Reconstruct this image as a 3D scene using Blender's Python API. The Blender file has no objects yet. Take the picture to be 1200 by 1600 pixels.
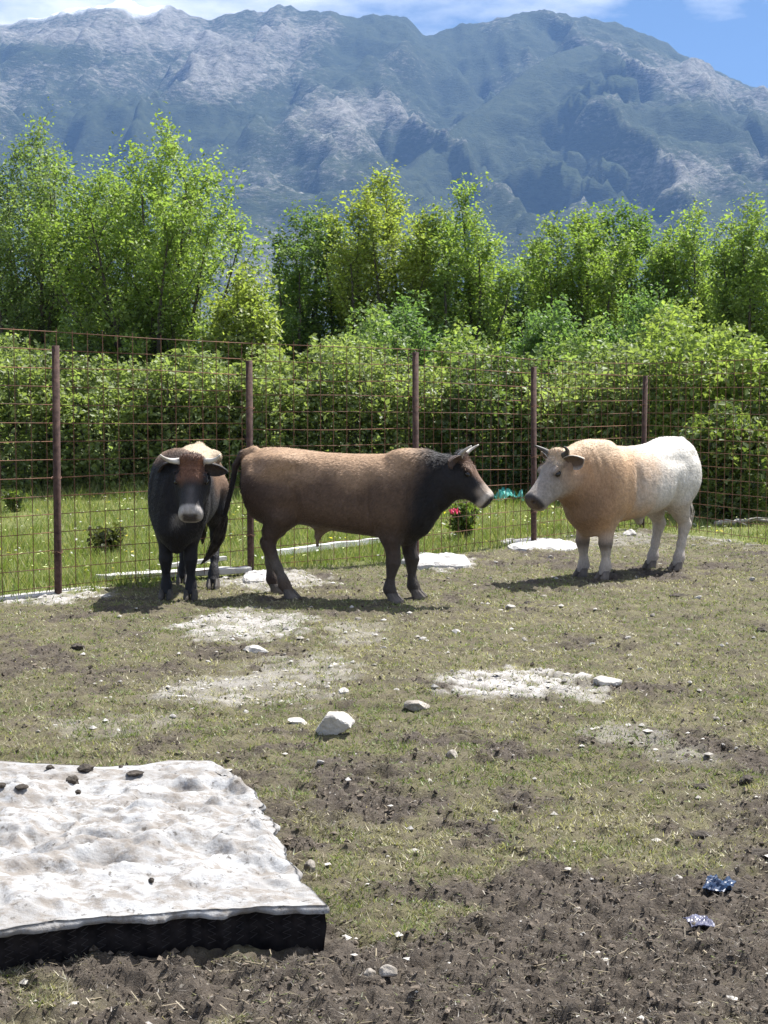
import bpy, math
import numpy as np
from mathutils import Vector, Matrix, Euler

# ------------------------------------------------------------------ camera, sky, sun, exposure
scene = bpy.context.scene
COL = scene.collection
FPX = 2400.0                                   # focal length in photo pixels (photo 1200 x 1600)
CAMH = 1.6
PITCH = math.atan(180.0 / FPX)                 # horizon 180 px above the centre
cam_d = bpy.data.cameras.new('camera')
cam = bpy.data.objects.new('camera', cam_d)
COL.objects.link(cam)
cam.location = (0, 0, CAMH)
cam.rotation_euler = (math.pi / 2 - PITCH, 0, 0)
cam_d.sensor_fit = 'VERTICAL'
cam_d.sensor_height = 36.0
cam_d.sensor_width = 27.0
cam_d.lens = FPX / 1600 * 36.0
cam_d.clip_start = 0.05
cam_d.clip_end = 60000
scene.camera = cam

SHX, SHY = -0.42, -0.42                        # shadow displacement on the ground per metre of height
SUN_EL = math.atan(1 / math.hypot(SHX, SHY))
SUN_VEC = Vector((-SHX, -SHY, 1)).normalized()  # towards the sun
sun_d = bpy.data.lights.new('sun', 'SUN')
sun = bpy.data.objects.new('sun', sun_d)
COL.objects.link(sun)
sun.rotation_euler = SUN_VEC.to_track_quat('Z', 'Y').to_euler()
sun_d.energy = 5.0
sun_d.angle = math.radians(0.5)
sun_d.color = (1.0, 0.975, 0.94)

world = bpy.data.worlds.new('World')
scene.world = world
world.use_nodes = True
wn, wl = world.node_tree.nodes, world.node_tree.links
for n in list(wn):
    wn.remove(n)
w_out = wn.new('ShaderNodeOutputWorld')
w_bg = wn.new('ShaderNodeBackground')
w_bg.inputs['Strength'].default_value = 0.052
sky = wn.new('ShaderNodeTexSky')
sky.sky_type = 'NISHITA'
sky.sun_disc = False
sky.sun_elevation = SUN_EL
sky.sun_rotation = math.atan2(SUN_VEC.x, SUN_VEC.y)
sky.altitude = 100
sky.air_density = 0.8
sky.dust_density = 0.0
sky.ozone_density = 6.0
# scattered fair-weather clouds all round the sky: direction projected on a high layer
tc = wn.new('ShaderNodeTexCoord')
sep = wn.new('ShaderNodeSeparateXYZ')
wl.new(tc.outputs['Generated'], sep.inputs[0])
zc = wn.new('ShaderNodeMath'); zc.operation = 'MAXIMUM'; zc.inputs[1].default_value = 0.03
wl.new(sep.outputs['Z'], zc.inputs[0])
zz = wn.new('ShaderNodeMath'); zz.operation = 'ADD'; zz.inputs[1].default_value = 0.12
wl.new(zc.outputs[0], zz.inputs[0])
dx = wn.new('ShaderNodeMath'); dx.operation = 'DIVIDE'
dy = wn.new('ShaderNodeMath'); dy.operation = 'DIVIDE'
wl.new(sep.outputs['X'], dx.inputs[0]); wl.new(zz.outputs[0], dx.inputs[1])
wl.new(sep.outputs['Y'], dy.inputs[0]); wl.new(zz.outputs[0], dy.inputs[1])
cmb = wn.new('ShaderNodeCombineXYZ')
wl.new(dx.outputs[0], cmb.inputs[0]); wl.new(dy.outputs[0], cmb.inputs[1])
mapc = wn.new('ShaderNodeMapping')
mapc.inputs['Location'].default_value = (5.2, 1.7, 0.4)
wl.new(cmb.outputs[0], mapc.inputs[0])
cn = wn.new('ShaderNodeTexNoise')
cn.inputs['Scale'].default_value = 1.15
cn.inputs['Detail'].default_value = 9
cn.inputs['Roughness'].default_value = 0.58
wl.new(mapc.outputs[0], cn.inputs['Vector'])
cr = wn.new('ShaderNodeValToRGB')
cr.color_ramp.elements[0].position = 0.43
cr.color_ramp.elements[0].color = (0, 0, 0, 1)
cr.color_ramp.elements[1].position = 0.57
cr.color_ramp.elements[1].color = (1, 1, 1, 1)
wl.new(cn.outputs['Fac'], cr.inputs[0])
wm = wn.new('ShaderNodeMixRGB')
wm.inputs['Color2'].default_value = (12.0, 12.2, 12.5, 1)
wl.new(cr.outputs[0], wm.inputs['Fac'])
wl.new(sky.outputs[0], wm.inputs['Color1'])
wl.new(wm.outputs[0], w_bg.inputs['Color'])
wl.new(w_bg.outputs[0], w_out.inputs[0])

vs = scene.view_settings
vs.view_transform = 'Standard'
vs.look = 'None'
vs.exposure = 1.2
vs.gamma = 1.0
vs.use_curve_mapping = False

scene.render.engine = 'CYCLES'
cy = scene.cycles
cy.max_bounces = 5
cy.diffuse_bounces = 3
cy.glossy_bounces = 2
cy.transmission_bounces = 4
cy.transparent_max_bounces = 8
cy.volume_bounces = 0
cy.use_denoising = True
cy.use_adaptive_sampling = True
cy.adaptive_threshold = 0.012

# ------------------------------------------------------------------ helpers
RNG = np.random.default_rng(11)


def ray(px, py):
    cx, cyy = (px - 600) / FPX, (800 - py) / FPX
    c, s = math.cos(PITCH), math.sin(PITCH)
    return np.array([cx, c + cyy * s, -s + cyy * c])


def G(px, py, z=0.0):
    d = ray(px, py)
    t = (z - CAMH) / d[2]
    return np.array([d[0] * t, d[1] * t, z])


def AT(px, py, Y):
    d = ray(px, py)
    t = Y / d[1]
    return np.array([d[0] * t, Y, CAMH + d[2] * t])


_T2 = np.random.default_rng(1234).random((256, 256))
_T3 = np.random.default_rng(4321).random((64, 64, 64))


def vn2(x, y, seed=0):
    x = np.asarray(x, float); y = np.asarray(y, float)
    xf, yf = np.floor(x), np.floor(y)
    fx, fy = x - xf, y - yf
    xi = xf.astype(np.int64) + seed * 37; yi = yf.astype(np.int64) + seed * 91
    fx = fx * fx * fx * (fx * (fx * 6 - 15) + 10); fy = fy * fy * fy * (fy * (fy * 6 - 15) + 10)
    x0, x1, y0, y1 = xi & 255, (xi + 1) & 255, yi & 255, (yi + 1) & 255
    a, b, c, d = _T2[x0, y0], _T2[x1, y0], _T2[x0, y1], _T2[x1, y1]
    a = a + (b - a) * fx
    c = c + (d - c) * fx
    return a + (c - a) * fy


def vn3(x, y, z, seed=0):
    xf, yf, zf = np.floor(x), np.floor(y), np.floor(z)
    fx, fy, fz = x - xf, y - yf, z - zf
    fx = fx * fx * (3 - 2 * fx); fy = fy * fy * (3 - 2 * fy); fz = fz * fz * (3 - 2 * fz)
    xi = xf.astype(np.int64) + seed * 7; yi = yf.astype(np.int64) + seed * 11; zi = zf.astype(np.int64) + seed * 5
    r = 0
    for i in (0, 1):
        for j in (0, 1):
            for k in (0, 1):
                r = r + _T3[(xi + i) & 63, (yi + j) & 63, (zi + k) & 63] * (fx if i else 1 - fx) * (fy if j else 1 - fy) * (fz if k else 1 - fz)
    return r


def fbm2(x, y, octs=4, seed=0, gain=0.5):
    r, a, t, f = 0, 1.0, 0, 1.0
    ca, sa = math.cos(0.6), math.sin(0.6)
    for o in range(octs):
        r = r + a * vn2(x * f, y * f, seed + o * 17)
        t += a; a *= gain; f *= 2.03
        x, y = x * ca - y * sa, x * sa + y * ca
    return r / t


def fbm3(P, f=1.0, octs=3, seed=0):
    r, a, t = 0, 1.0, 0
    for o in range(octs):
        r = r + a * vn3(P[:, 0] * f, P[:, 1] * f, P[:, 2] * f, seed + o * 13)
        t += a; a *= 0.5; f *= 2.03
    return r / t


def sst(a, b, x):
    t = np.clip((np.asarray(x, float) - a) / (b - a), 0, 1)
    return t * t * (3 - 2 * t)


def lerp(a, b, t):
    return a + (b - a) * t


def npmesh(name, V, F, smooth=False, col=None, colname='Col'):
    V = np.asarray(V, np.float32); F = np.asarray(F, np.int32)
    me = bpy.data.meshes.new(name)
    n, k = F.shape
    me.vertices.add(len(V)); me.vertices.foreach_set('co', V.ravel())
    me.loops.add(n * k); me.loops.foreach_set('vertex_index', F.ravel())
    me.polygons.add(n)
    me.polygons.foreach_set('loop_start', np.arange(0, n * k, k, dtype=np.int32))
    me.polygons.foreach_set('use_smooth', np.full(n, smooth))
    me.update(calc_edges=True)
    if col is not None:
        add_col(me, col, colname)
    return me


def add_col(me, col, colname='Col'):
    col = np.asarray(col, np.float32)
    if col.shape[1] == 3:
        col = np.concatenate([col, np.ones((len(col), 1), np.float32)], 1)
    a = me.color_attributes.new(colname, 'FLOAT_COLOR', 'POINT')
    a.data.foreach_set('color', col.ravel())


def pymesh(name, V, F, smooth=False, col=None):
    me = bpy.data.meshes.new(name)
    me.from_pydata([tuple(map(float, v)) for v in V], [], [tuple(map(int, f)) for f in F])
    if smooth:
        me.polygons.foreach_set('use_smooth', np.full(len(me.polygons), True))
    me.update()
    if col is not None:
        add_col(me, col)
    return me


def link(name, me, mat=None, parent=None, loc=None, rot=None, scale=None):
    o = bpy.data.objects.new(name, me)
    COL.objects.link(o)
    if mat is not None and me is not None and len(me.materials) == 0:
        me.materials.append(mat)
    if parent is not None:
        o.parent = parent
    if loc is not None:
        o.location = loc
    if rot is not None:
        o.rotation_euler = rot
    if scale is not None:
        o.scale = scale
    return o


def tag(o, label=None, cat=None, group=None, kind=None):
    if label: o['label'] = label
    if cat: o['category'] = cat
    if group: o['group'] = group
    if kind: o['kind'] = kind
    return o


def empty(name, loc=(0, 0, 0), rot=(0, 0, 0), parent=None):
    o = bpy.data.objects.new(name, None)
    COL.objects.link(o)
    o.location = loc; o.rotation_euler = rot
    o.empty_display_size = 0.1
    if parent is not None: o.parent = parent
    return o


def tube(pts, rad, n=6, cap=True, V0=0):
    pts = np.asarray(pts, float)
    V, F = [], []
    up = np.array([0.0, 0.0, 1.0])
    prev = None
    for i, p in enumerate(pts):
        t = pts[min(i + 1, len(pts) - 1)] - pts[max(i - 1, 0)]
        t = t / (np.linalg.norm(t) + 1e-9)
        if prev is None:
            a = np.cross(t, up if abs(t[2]) < 0.9 else np.array([1.0, 0, 0]))
        else:
            a = prev - t * np.dot(prev, t)
        a = a / (np.linalg.norm(a) + 1e-9); prev = a
        b = np.cross(t, a)
        r = rad[i] if hasattr(rad, '__len__') else rad
        for k in range(n):
            w = 2 * math.pi * k / n
            V.append(p + r * (math.cos(w) * a + math.sin(w) * b))
    for i in range(len(pts) - 1):
        for k in range(n):
            k2 = (k + 1) % n
            F.append((V0 + i * n + k, V0 + i * n + k2, V0 + (i + 1) * n + k2, V0 + (i + 1) * n + k))
    if cap:
        F.append(tuple(V0 + k for k in range(n))[::-1])
        F.append(tuple(V0 + (len(pts) - 1) * n + k for k in range(n)))
    return V, F


# ---- materials
def mat_new(name):
    m = bpy.data.materials.new(name)
    m.use_nodes = True
    nt = m.node_tree
    for n in list(nt.nodes):
        nt.nodes.remove(n)
    out = nt.nodes.new('ShaderNodeOutputMaterial')
    return m, nt, out


def nd(nt, typ, **kw):
    n = nt.nodes.new(typ)
    for k, v in kw.items():
        if k.startswith('i_'):
            key = k[2:].replace('_', ' ')
            n.inputs[key].default_value = v
        else:
            setattr(n, k, v)
    return n


def noise_ramp(nt, vec, scale, p0, p1, c0=(0, 0, 0, 1), c1=(1, 1, 1, 1), detail=5, rough=0.6):
    n = nd(nt, 'ShaderNodeTexNoise', i_Scale=scale, i_Detail=detail, i_Roughness=rough)
    if vec is not None: nt.links.new(vec, n.inputs['Vector'])
    r = nd(nt, 'ShaderNodeValToRGB')
    r.color_ramp.elements[0].position = p0; r.color_ramp.elements[0].color = c0
    r.color_ramp.elements[1].position = p1; r.color_ramp.elements[1].color = c1
    nt.links.new(n.outputs['Fac'], r.inputs[0])
    return n, r


def mix(nt, fac, a, b, mode='MIX'):
    m = nd(nt, 'ShaderNodeMixRGB', blend_type=mode)
    for key, v in (('Fac', fac), ('Color1', a), ('Color2', b)):
        if hasattr(v, 'is_output') or isinstance(v, bpy.types.NodeSocket):
            nt.links.new(v, m.inputs[key])
        elif key == 'Fac':
            m.inputs[key].default_value = v
        else:
            m.inputs[key].default_value = (v[0], v[1], v[2], 1)
    return m.outputs[0]


def bump(nt, h, strength=0.3, dist=0.01, normal=None):
    b = nd(nt, 'ShaderNodeBump', i_Strength=strength, i_Distance=dist)
    nt.links.new(h, b.inputs['Height'])
    if normal is not None: nt.links.new(normal, b.inputs['Normal'])
    return b.outputs[0]


def pbr(nt, out, color, rough=0.8, normal=None, spec=0.3, metal=0.0):
    p = nd(nt, 'ShaderNodeBsdfPrincipled')
    if isinstance(color, bpy.types.NodeSocket): nt.links.new(color, p.inputs['Base Color'])
    else: p.inputs['Base Color'].default_value = (*color, 1)
    if isinstance(rough, bpy.types.NodeSocket): nt.links.new(rough, p.inputs['Roughness'])
    else: p.inputs['Roughness'].default_value = rough
    p.inputs['Specular IOR Level'].default_value = spec
    p.inputs['Metallic'].default_value = metal
    if normal is not None: nt.links.new(normal, p.inputs['Normal'])
    nt.links.new(p.outputs[0], out.inputs['Surface'])
    return p


def simple_mat(name, c0, c1, scale=8.0, rough=0.8, bs=0.3, bd=0.01, spec=0.3, coord='Object', p0=0.35, p1=0.65, metal=0.0):
    m, nt, out = mat_new(name)
    t = nd(nt, 'ShaderNodeTexCoord')
    n, r = noise_ramp(nt, t.outputs[coord], scale, p0, p1, (*c0, 1), (*c1, 1))
    n2 = nd(nt, 'ShaderNodeTexNoise', i_Scale=scale * 3.7, i_Detail=6.0)
    nt.links.new(t.outputs[coord], n2.inputs['Vector'])
    pbr(nt, out, r.outputs[0], rough, bump(nt, n2.outputs['Fac'], bs, bd), spec, metal)
    return m


def leaf_mat(name, trans=0.45, gloss=0.06):
    m, nt, out = mat_new(name)
    a = nd(nt, 'ShaderNodeAttribute', attribute_name='Col')
    d = nd(nt, 'ShaderNodeBsdfDiffuse')
    t = nd(nt, 'ShaderNodeBsdfTranslucent')
    g = nd(nt, 'ShaderNodeBsdfGlossy', i_Roughness=0.45)
    nt.links.new(a.outputs['Color'], d.inputs['Color'])
    tc_ = mix(nt, 1.0, a.outputs['Color'], (1.15, 1.24, 0.60), 'MULTIPLY')
    nt.links.new(tc_, t.inputs['Color'])
    m1 = nd(nt, 'ShaderNodeMixShader', i_Fac=trans)
    nt.links.new(d.outputs[0], m1.inputs[1]); nt.links.new(t.outputs[0], m1.inputs[2])
    m2 = nd(nt, 'ShaderNodeMixShader', i_Fac=gloss)
    nt.links.new(m1.outputs[0], m2.inputs[1]); nt.links.new(g.outputs[0], m2.inputs[2])
    nt.links.new(m2.outputs[0], out.inputs['Surface'])
    return m


M_LEAF = leaf_mat('leaf', 0.52, 0.025)
M_GRASS = leaf_mat('grass_blade', 0.35, 0.03)
M_BARK = simple_mat('bark', (0.055, 0.045, 0.036), (0.13, 0.11, 0.09), 14, 0.9, 0.6, 0.02)
M_RUST = simple_mat('rusty_steel', (0.040, 0.022, 0.018), (0.10, 0.058, 0.045), 26, 0.85, 0.35, 0.004, 0.25)
M_WIRE = simple_mat('rusty_wire', (0.075, 0.038, 0.024), (0.25, 0.12, 0.065), 3, 0.75, 0.2, 0.002, 0.35)
M_STONE = simple_mat('limestone', (0.34, 0.315, 0.28), (0.52, 0.49, 0.45), 9, 0.9, 0.5, 0.02)
M_STONE_D = simple_mat('soiled_stone', (0.16, 0.14, 0.115), (0.42, 0.38, 0.33), 14, 0.9, 0.5, 0.02)
M_DUNG = simple_mat('dung', (0.03, 0.024, 0.018), (0.085, 0.07, 0.055), 20, 0.9, 0.6, 0.02)
M_CONC = simple_mat('concrete', (0.36, 0.34, 0.32), (0.54, 0.52, 0.495), 12, 0.95, 0.6, 0.02)
M_PLANK = simple_mat('white_board', (0.40, 0.385, 0.36), (0.56, 0.545, 0.53), 6, 0.8, 0.3, 0.01)
M_HORN = simple_mat('horn', (0.36, 0.32, 0.27), (0.62, 0.58, 0.52), 10, 0.5, 0.2, 0.004, 0.5)
M_HORN_D = simple_mat('dark_horn', (0.03, 0.027, 0.024), (0.09, 0.075, 0.06), 10, 0.5, 0.2, 0.004, 0.5)
M_HOOF = simple_mat('hoof', (0.03, 0.026, 0.022), (0.09, 0.075, 0.06), 14, 0.7, 0.3, 0.006, 0.4)
M_HOOF_L = simple_mat('pale_hoof', (0.07, 0.058, 0.048), (0.16, 0.135, 0.115), 14, 0.7, 0.3, 0.006, 0.4)
M_EYE = simple_mat('eye', (0.006, 0.004, 0.003), (0.015, 0.01, 0.007), 10, 0.12, 0.0, 0.001, 0.6)

# ------------------------------------------------------------------ ground masks and height
PADS = [G(91, 930), G(392, 896), G(650, 875), G(834, 850), G(1003, 826)]        # fence post feet
FENCE = [np.array([-4.5, 10.3, 0])] + PADS + [np.array([4.75, 15.2, 0])]


def fence_y(x):
    xs = [p[0] for p in FENCE]; ys = [p[1] for p in FENCE]
    y = np.interp(x, xs, ys)
    y = np.where(x < xs[0], ys[0] + (x - xs[0]) * 1.1, y)
    y = np.where(x > xs[-1], ys[-1] - (x - xs[-1]) * 2.2, y)
    return y


def patch_def(px, py, rx, ry):
    c = G(px, py); e = G(px + rx, py); f = G(px, py - ry); g = G(px, py + ry)
    return c[0], 0.5 * (f[1] + g[1]), e[0] - c[0], 0.5 * (f[1] - g[1])


LIME = [(patch_def(385, 978, 105, 26), 0.85), (patch_def(340, 1075, 120, 22), 0.55), (patch_def(470, 1055, 90, 40), 0.4),
        (patch_def(800, 1070, 130, 24), 1.05), (patch_def(905, 1082, 60, 14), 0.6), (patch_def(690, 879, 52, 11), 1.0),
        (patch_def(845, 851, 52, 9), 1.1), (patch_def(70, 932, 95, 12), 1.0), (patch_def(430, 908, 90, 14), 0.75),
        (patch_def(940, 838, 90, 18), 0.35), (patch_def(1120, 830, 70, 22), 0.55), (patch_def(560, 990, 60, 20), 0.35),
        (patch_def(190, 1130, 130, 20), 0.2), (patch_def(980, 1150, 80, 18), 0.3), (patch_def(1060, 1180, 60, 16), 0.3),
        (patch_def(760, 800, 70, 14), 0.45)]


def masks(x, y):
    n1 = fbm2(x * 1.3, y * 1.3, 4, 3); n2 = fbm2(x * 5.5, y * 5.5, 4, 9); n3 = fbm2(x * 16, y * 16, 3, 21)
    # meadow behind the fence
    meadow = sst(-0.25, 0.35, y - fence_y(x) + (n2 - 0.5) * 1.0)
    near = sst(7.6, 4.1, y - 0.9 * x * sst(0, 1, x) * 0.25)
    mud = near * 0.66 + (n1 - 0.5) * 1.3 + (n2 - 0.5) * 1.3 + 0.13
    muddy_right = np.exp(-(((x - 2.6) / 1.5) ** 2 + ((y - 14.2) / 1.2) ** 2)) * 0.42
    muddy_left = np.exp(-(((x + 2.0) / 0.8) ** 2 + ((y - 9.2) / 1.0) ** 2)) * 0.35
    mud = sst(0.26, 0.80, mud + muddy_right + muddy_left)
    lime = np.zeros_like(x)
    for (cx, cy_, rx, ry), s in LIME:
        d = np.hypot((x - cx) / rx, (y - cy_) / ry)
        lime = np.maximum(lime, s * sst(1.08, 0.70, d + (n2 - 0.5) * 1.1 + (n3 - 0.5) * 0.5))
    lime = np.clip(lime, 0, 1) * (0.42 + 0.58 * sst(0.36, 0.56, fbm2(x * 11, y * 11, 3, 27)))
    mud = mud * (1 - meadow) * (1 - lime)
    return mud, lime, meadow, n1, n2, n3


def ground_z(x, y, full=False):
    x = np.asarray(x, float); y = np.asarray(y, float)
    mud, lime, meadow, n1, n2, n3 = masks(x, y)
    inn = sst(40, 20, np.hypot(x, y - 9))
    z = (n1 - 0.5) * 0.05
    z = z + lime * 0.012 + lime * (n3 - 0.5) * 0.02
    a = fbm2(x * 9, y * 9, 4, 31)
    z = z - (mud * 0.65 + 0.45) * np.maximum(0, 0.53 - a) * 0.13 * (1 - lime * 0.7) * (1 - 0.6 * meadow)
    b = fbm2(x * 30, y * 30, 4, 41, 0.6)
    z = z + (b - 0.5) * (0.040 + 0.036 * mud - 0.004 * lime)
    r_ = 1 - np.abs(fbm2(x * 17, y * 17, 3, 47) * 2 - 1)
    z = z + (r_ - 0.75) * 0.030 * mud
    z = z * inn
    if full:
        return z, mud, lime, meadow, n1, n2, n3
    return z


def gz(x, y):
    return float(ground_z(np.array([x]), np.array([y]))[0])


# ------------------------------------------------------------------ the ground: one sheet to the horizon
def build_ground():
    def axis(lo, hi, d0, far_lo, far_hi, grow=1.35):
        core = list(np.arange(lo, hi, d0))
        a, s = lo, d0 * 2
        left = []
        while a > far_lo:
            a -= s; s *= grow; left.append(max(a, far_lo))
        b, s = core[-1], d0 * 2
        right = []
        while b < far_hi:
            b += s; s *= grow; right.append(min(b, far_hi))
        return np.array(left[::-1] + core + right)
    xs = axis(-3.3, 3.9, 0.0150, -9000, 9000)
    ys_core = [3.55]
    while ys_core[-1] < 18.5:
        ys_core.append(ys_core[-1] + 0.0102 * (ys_core[-1] / 4.0) ** 1.25)
    ys = np.array(list(axis(3.4, 3.55, 0.01, -3000, 3.5)[:-1]) if False else [])
    lo = []
    a, s = 3.55, 0.03
    while a > -2500:
        a -= s; s *= 1.35; lo.append(max(a, -2500))
    hi = []
    b, s = ys_core[-1], 0.1
    while b < 9300:
        b += s; s *= 1.22; hi.append(min(b, 9300))
    ys = np.array(lo[::-1] + ys_core + hi)
    X, Y = np.meshgrid(xs, ys)
    x, y = X.ravel(), Y.ravel()
    z, mud, lime, meadow, n1, n2, n3 = ground_z(x, y, True)
    V = np.stack([x, y, z], 1)
    nx, ny = len(xs), len(ys)
    i = np.arange(ny - 1)[:, None] * nx + np.arange(nx - 1)[None, :]
    i = i.ravel()
    F = np.stack([i, i + 1, i + 1 + nx, i + nx], 1)
    me = npmesh('ground', V, F, True, np.stack([mud, lime, meadow], 1), 'Mask')
    m, nt, out = mat_new('ground_soil')
    at = nd(nt, 'ShaderNodeAttribute', attribute_name='Mask')
    sp = nd(nt, 'ShaderNodeSeparateColor'); nt.links.new(at.outputs['Color'], sp.inputs[0])
    tco = nd(nt, 'ShaderNodeTexCoord')
    ob = tco.outputs['Object']
    _, soil = noise_ramp(nt, ob, 7, 0.3, 0.7, (0.060, 0.047, 0.034, 1), (0.16, 0.135, 0.095, 1), 8, 0.7)
    _, green = noise_ramp(nt, ob, 3, 0.35, 0.65, (0.080, 0.076, 0.036, 1), (0.19, 0.17, 0.095, 1), 8, 0.7)
    _, gsel = noise_ramp(nt, ob, 11, 0.38, 0.6, detail=8, rough=0.7)
    turf = mix(nt, gsel.outputs[0], soil.outputs[0], green.outputs[0])
    _, mudc = noise_ramp(nt, ob, 22, 0.3, 0.7, (0.045, 0.036, 0.029, 1), (0.13, 0.108, 0.086, 1), 8, 0.72)
    c = mix(nt, sp.outputs[0], turf, mudc.outputs[0])
    _, limec = noise_ramp(nt, ob, 38, 0.3, 0.68, (0.29, 0.265, 0.245, 1), (0.57, 0.545, 0.515, 1), 8, 0.75)
    c = mix(nt, sp.outputs[1], c, limec.outputs[0])
    _, mead = noise_ramp(nt, ob, 4, 0.3, 0.7, (0.085, 0.105, 0.028, 1), (0.19, 0.20, 0.065, 1), 8, 0.7)
    c = mix(nt, sp.outputs[2], c, mead.outputs[0])
    # pale grit flecks everywhere
    _, fleck = noise_ramp(nt, ob, 75, 0.66, 0.72, detail=3, rough=0.5)
    fl = nd(nt, 'ShaderNodeMath', operation='MULTIPLY'); fl.inputs[1].default_value = 0.5
    nt.links.new(fleck.outputs[0], fl.inputs[0])
    c = mix(nt, fl.outputs[0], c, (0.42, 0.38, 0.32))
    bn = nd(nt, 'ShaderNodeTexNoise', i_Scale=90.0, i_Detail=6.0, i_Roughness=0.7)
    nt.links.new(ob, bn.inputs['Vector'])
    pbr(nt, out, c, 0.92, bump(nt, bn.outputs['Fac'], 0.8, 0.02), 0.2)
    o = link('ground', me, m)
    tag(o, 'trampled paddock ground of mud, worn grass and pale limestone dust', None, None, 'structure')


build_ground()


# ------------------------------------------------------------------ mountain
def build_mountain():
    sky_px = [(-400, 70), (-150, 60), (0, 40), (60, 30), (110, 18), (150, 9), (200, 0), (240, 9), (290, 19), (330, 27), (370, 20), (420, 13), (460, 10),
              (500, 20), (560, 31), (590, 25), (620, 22), (645, 33), (665, 53), (700, 43), (760, 30), (800, 22), (850, 18), (880, 21),
              (940, 33), (1000, 50), (1050, 75), (1100, 101), (1150, 128), (1200, 150), (1300, 190), (1600, 260), (2200, 330)]
    YR = 7500.0
    rp = np.array([AT(px, py, YR) for px, py in sky_px])
    spur_px = [(1500, 420, 5200), (1320, 290, 5700), (1200, 215, 6000), (1090, 145, 6400), (1020, 98, 6650), (960, 68, 6800), (905, 72, 6650), (860, 86, 6450), (825, 108, 6250), (780, 146, 6000), (725, 184, 5750), (680, 226, 5500),
               (640, 266, 5250), (600, 315, 5000), (560, 370, 4750), (520, 430, 4500)]
    cr_ = np.array([AT(a, b, c) for a, b, c in spur_px])
    xs = np.linspace(-2900, 3100, 380)
    ys = np.concatenate([np.linspace(3300, 7500, 235), np.linspace(7520, 9000, 12)])
    X, Y = np.meshgrid(xs, ys)
    x, y = X.ravel(), Y.ravel()
    H = np.interp(x, rp[:, 0], rp[:, 2]) + (fbm2(x / 95, x * 0, 4, 77, 0.6) - 0.5) * 62
    t = (YR - y) / (YR - 3500)
    g = np.clip(1 - np.clip(t, 0, 1), 0, 1) ** 1.18
    back = np.clip(-t, 0, 1)
    wx = x + 260 * (fbm2(x / 700, y / 700, 3, 5) - 0.5) * 2
    rid = 1 - np.abs(fbm2(wx / 560, y / 1900, 4, 51, 0.45) * 2 - 1)             # gullies running downhill
    rid2 = 1 - np.abs(fbm2(wx / 210, y / 560, 4, 61) * 2 - 1)
    env = np.clip(t, 0, 1) ** 0.6 * (1 - np.clip(t, 0, 1)) ** 0.5
    z1 = H * g * (1 - back * 1.6) + env * ((rid - 0.7) * 900 + (rid2 - 0.7) * 380) + (0.5 - np.abs(fbm2(x / 120, y / 160, 4, 71, 0.55) - 0.5) * 2) * 130 * env
    # the nearer spur
    best = np.full(len(x), 1e9); cz = np.zeros(len(x)); side = np.zeros(len(x)); along = np.zeros(len(x))
    L = 0
    for i in range(len(cr_) - 1):
        a, b = cr_[i, :2], cr_[i + 1, :2]
        ab = b - a; l = np.hypot(*ab)
        tt = np.clip(((x - a[0]) * ab[0] + (y - a[1]) * ab[1]) / l ** 2, 0, 1)
        qx, qy = a[0] + tt * ab[0], a[1] + tt * ab[1]
        d = np.hypot(x - qx, y - qy)
        s = np.sign(ab[0] * (y - a[1]) - ab[1] * (x - a[0]))
        m = d < best
        best = np.where(m, d, best); cz = np.where(m, cr_[i, 2] + tt * (cr_[i + 1, 2] - cr_[i, 2]), cz); side = np.where(m, s, side)
        along = np.where(m, L + tt * l, along)
        L += l
    slope = np.where(side > 0, 0.52, 0.80)
    rr = 1 - np.abs(fbm2(along / 260 + best / 900, best / 1500, 4, 81) * 2 - 1)
    rr2 = 1 - np.abs(fbm2(x / 130, y / 190, 4, 91) * 2 - 1)
    e2 = sst(0, 500, best)
    z2 = cz - slope * best + 0.00006 * best ** 2 + e2 * ((rr - 0.75) * 520 + (rr2 - 0.7) * 260) + (fbm2(x / 100, y / 100, 4, 95, 0.5) - 0.5) * 60 * sst(0, 160, best)
    k = 40.0
    h = np.clip(0.5 + 0.5 * (z1 - z2) / k, 0, 1)
    z = z2 * (1 - h) + z1 * h + k * h * (1 - h)
    z = np.where(t < 0.0, z1, z)
    z = np.maximum(z, -1.5 + 0 * z)
    on_spur = (z2 > z1).astype(float)
    # vegetation cover: woods on spur and lower slopes, spur and hollows deepened as painted relief shade; bare karst between
    veg_shade = fbm2(x / 900, z / 330, 4, 101) * 1.15 + (0.75 - rid) * 0.9 + on_spur * 0.32 - 0.02 + sst(700, 250, z) * 0.15
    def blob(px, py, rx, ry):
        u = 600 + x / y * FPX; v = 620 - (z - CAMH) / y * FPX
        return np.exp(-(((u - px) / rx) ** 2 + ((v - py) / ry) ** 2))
    for (px, py, rx, ry, a) in WOOD_SHADE:
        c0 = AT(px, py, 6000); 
        # wood cover doubling as painted cloud shadow, placed across (x) and up the slope (z)
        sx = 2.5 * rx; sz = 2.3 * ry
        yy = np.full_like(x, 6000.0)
        veg_shade = veg_shade + a * np.exp(-(((x * 6000 / y - c0[0]) / sx) ** 2 + ((z * 6000 / y - c0[2]) / sz) ** 2))
    veg_shade = np.clip(veg_shade, 0, 1)
    snow = sst(1740, 1820, z + 60 * (fbm2(x / 60, z / 60, 3, 7) - 0.5)) * sst(-1000, -1080, x) * sst(7000, 7250, y)
    V = np.stack([x, y, z], 1)
    nx, ny = len(xs), len(ys)
    i = (np.arange(ny - 1)[:, None] * nx + np.arange(nx - 1)[None, :]).ravel()
    F = np.stack([i, i + 1, i + 1 + nx, i + nx], 1)
    me = npmesh('mountain', V, F, True, np.stack([veg_shade, snow, on_spur], 1), 'Mask')
    m, nt, out = mat_new('karst_slope')
    at = nd(nt, 'ShaderNodeAttribute', attribute_name='Mask')
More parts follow.
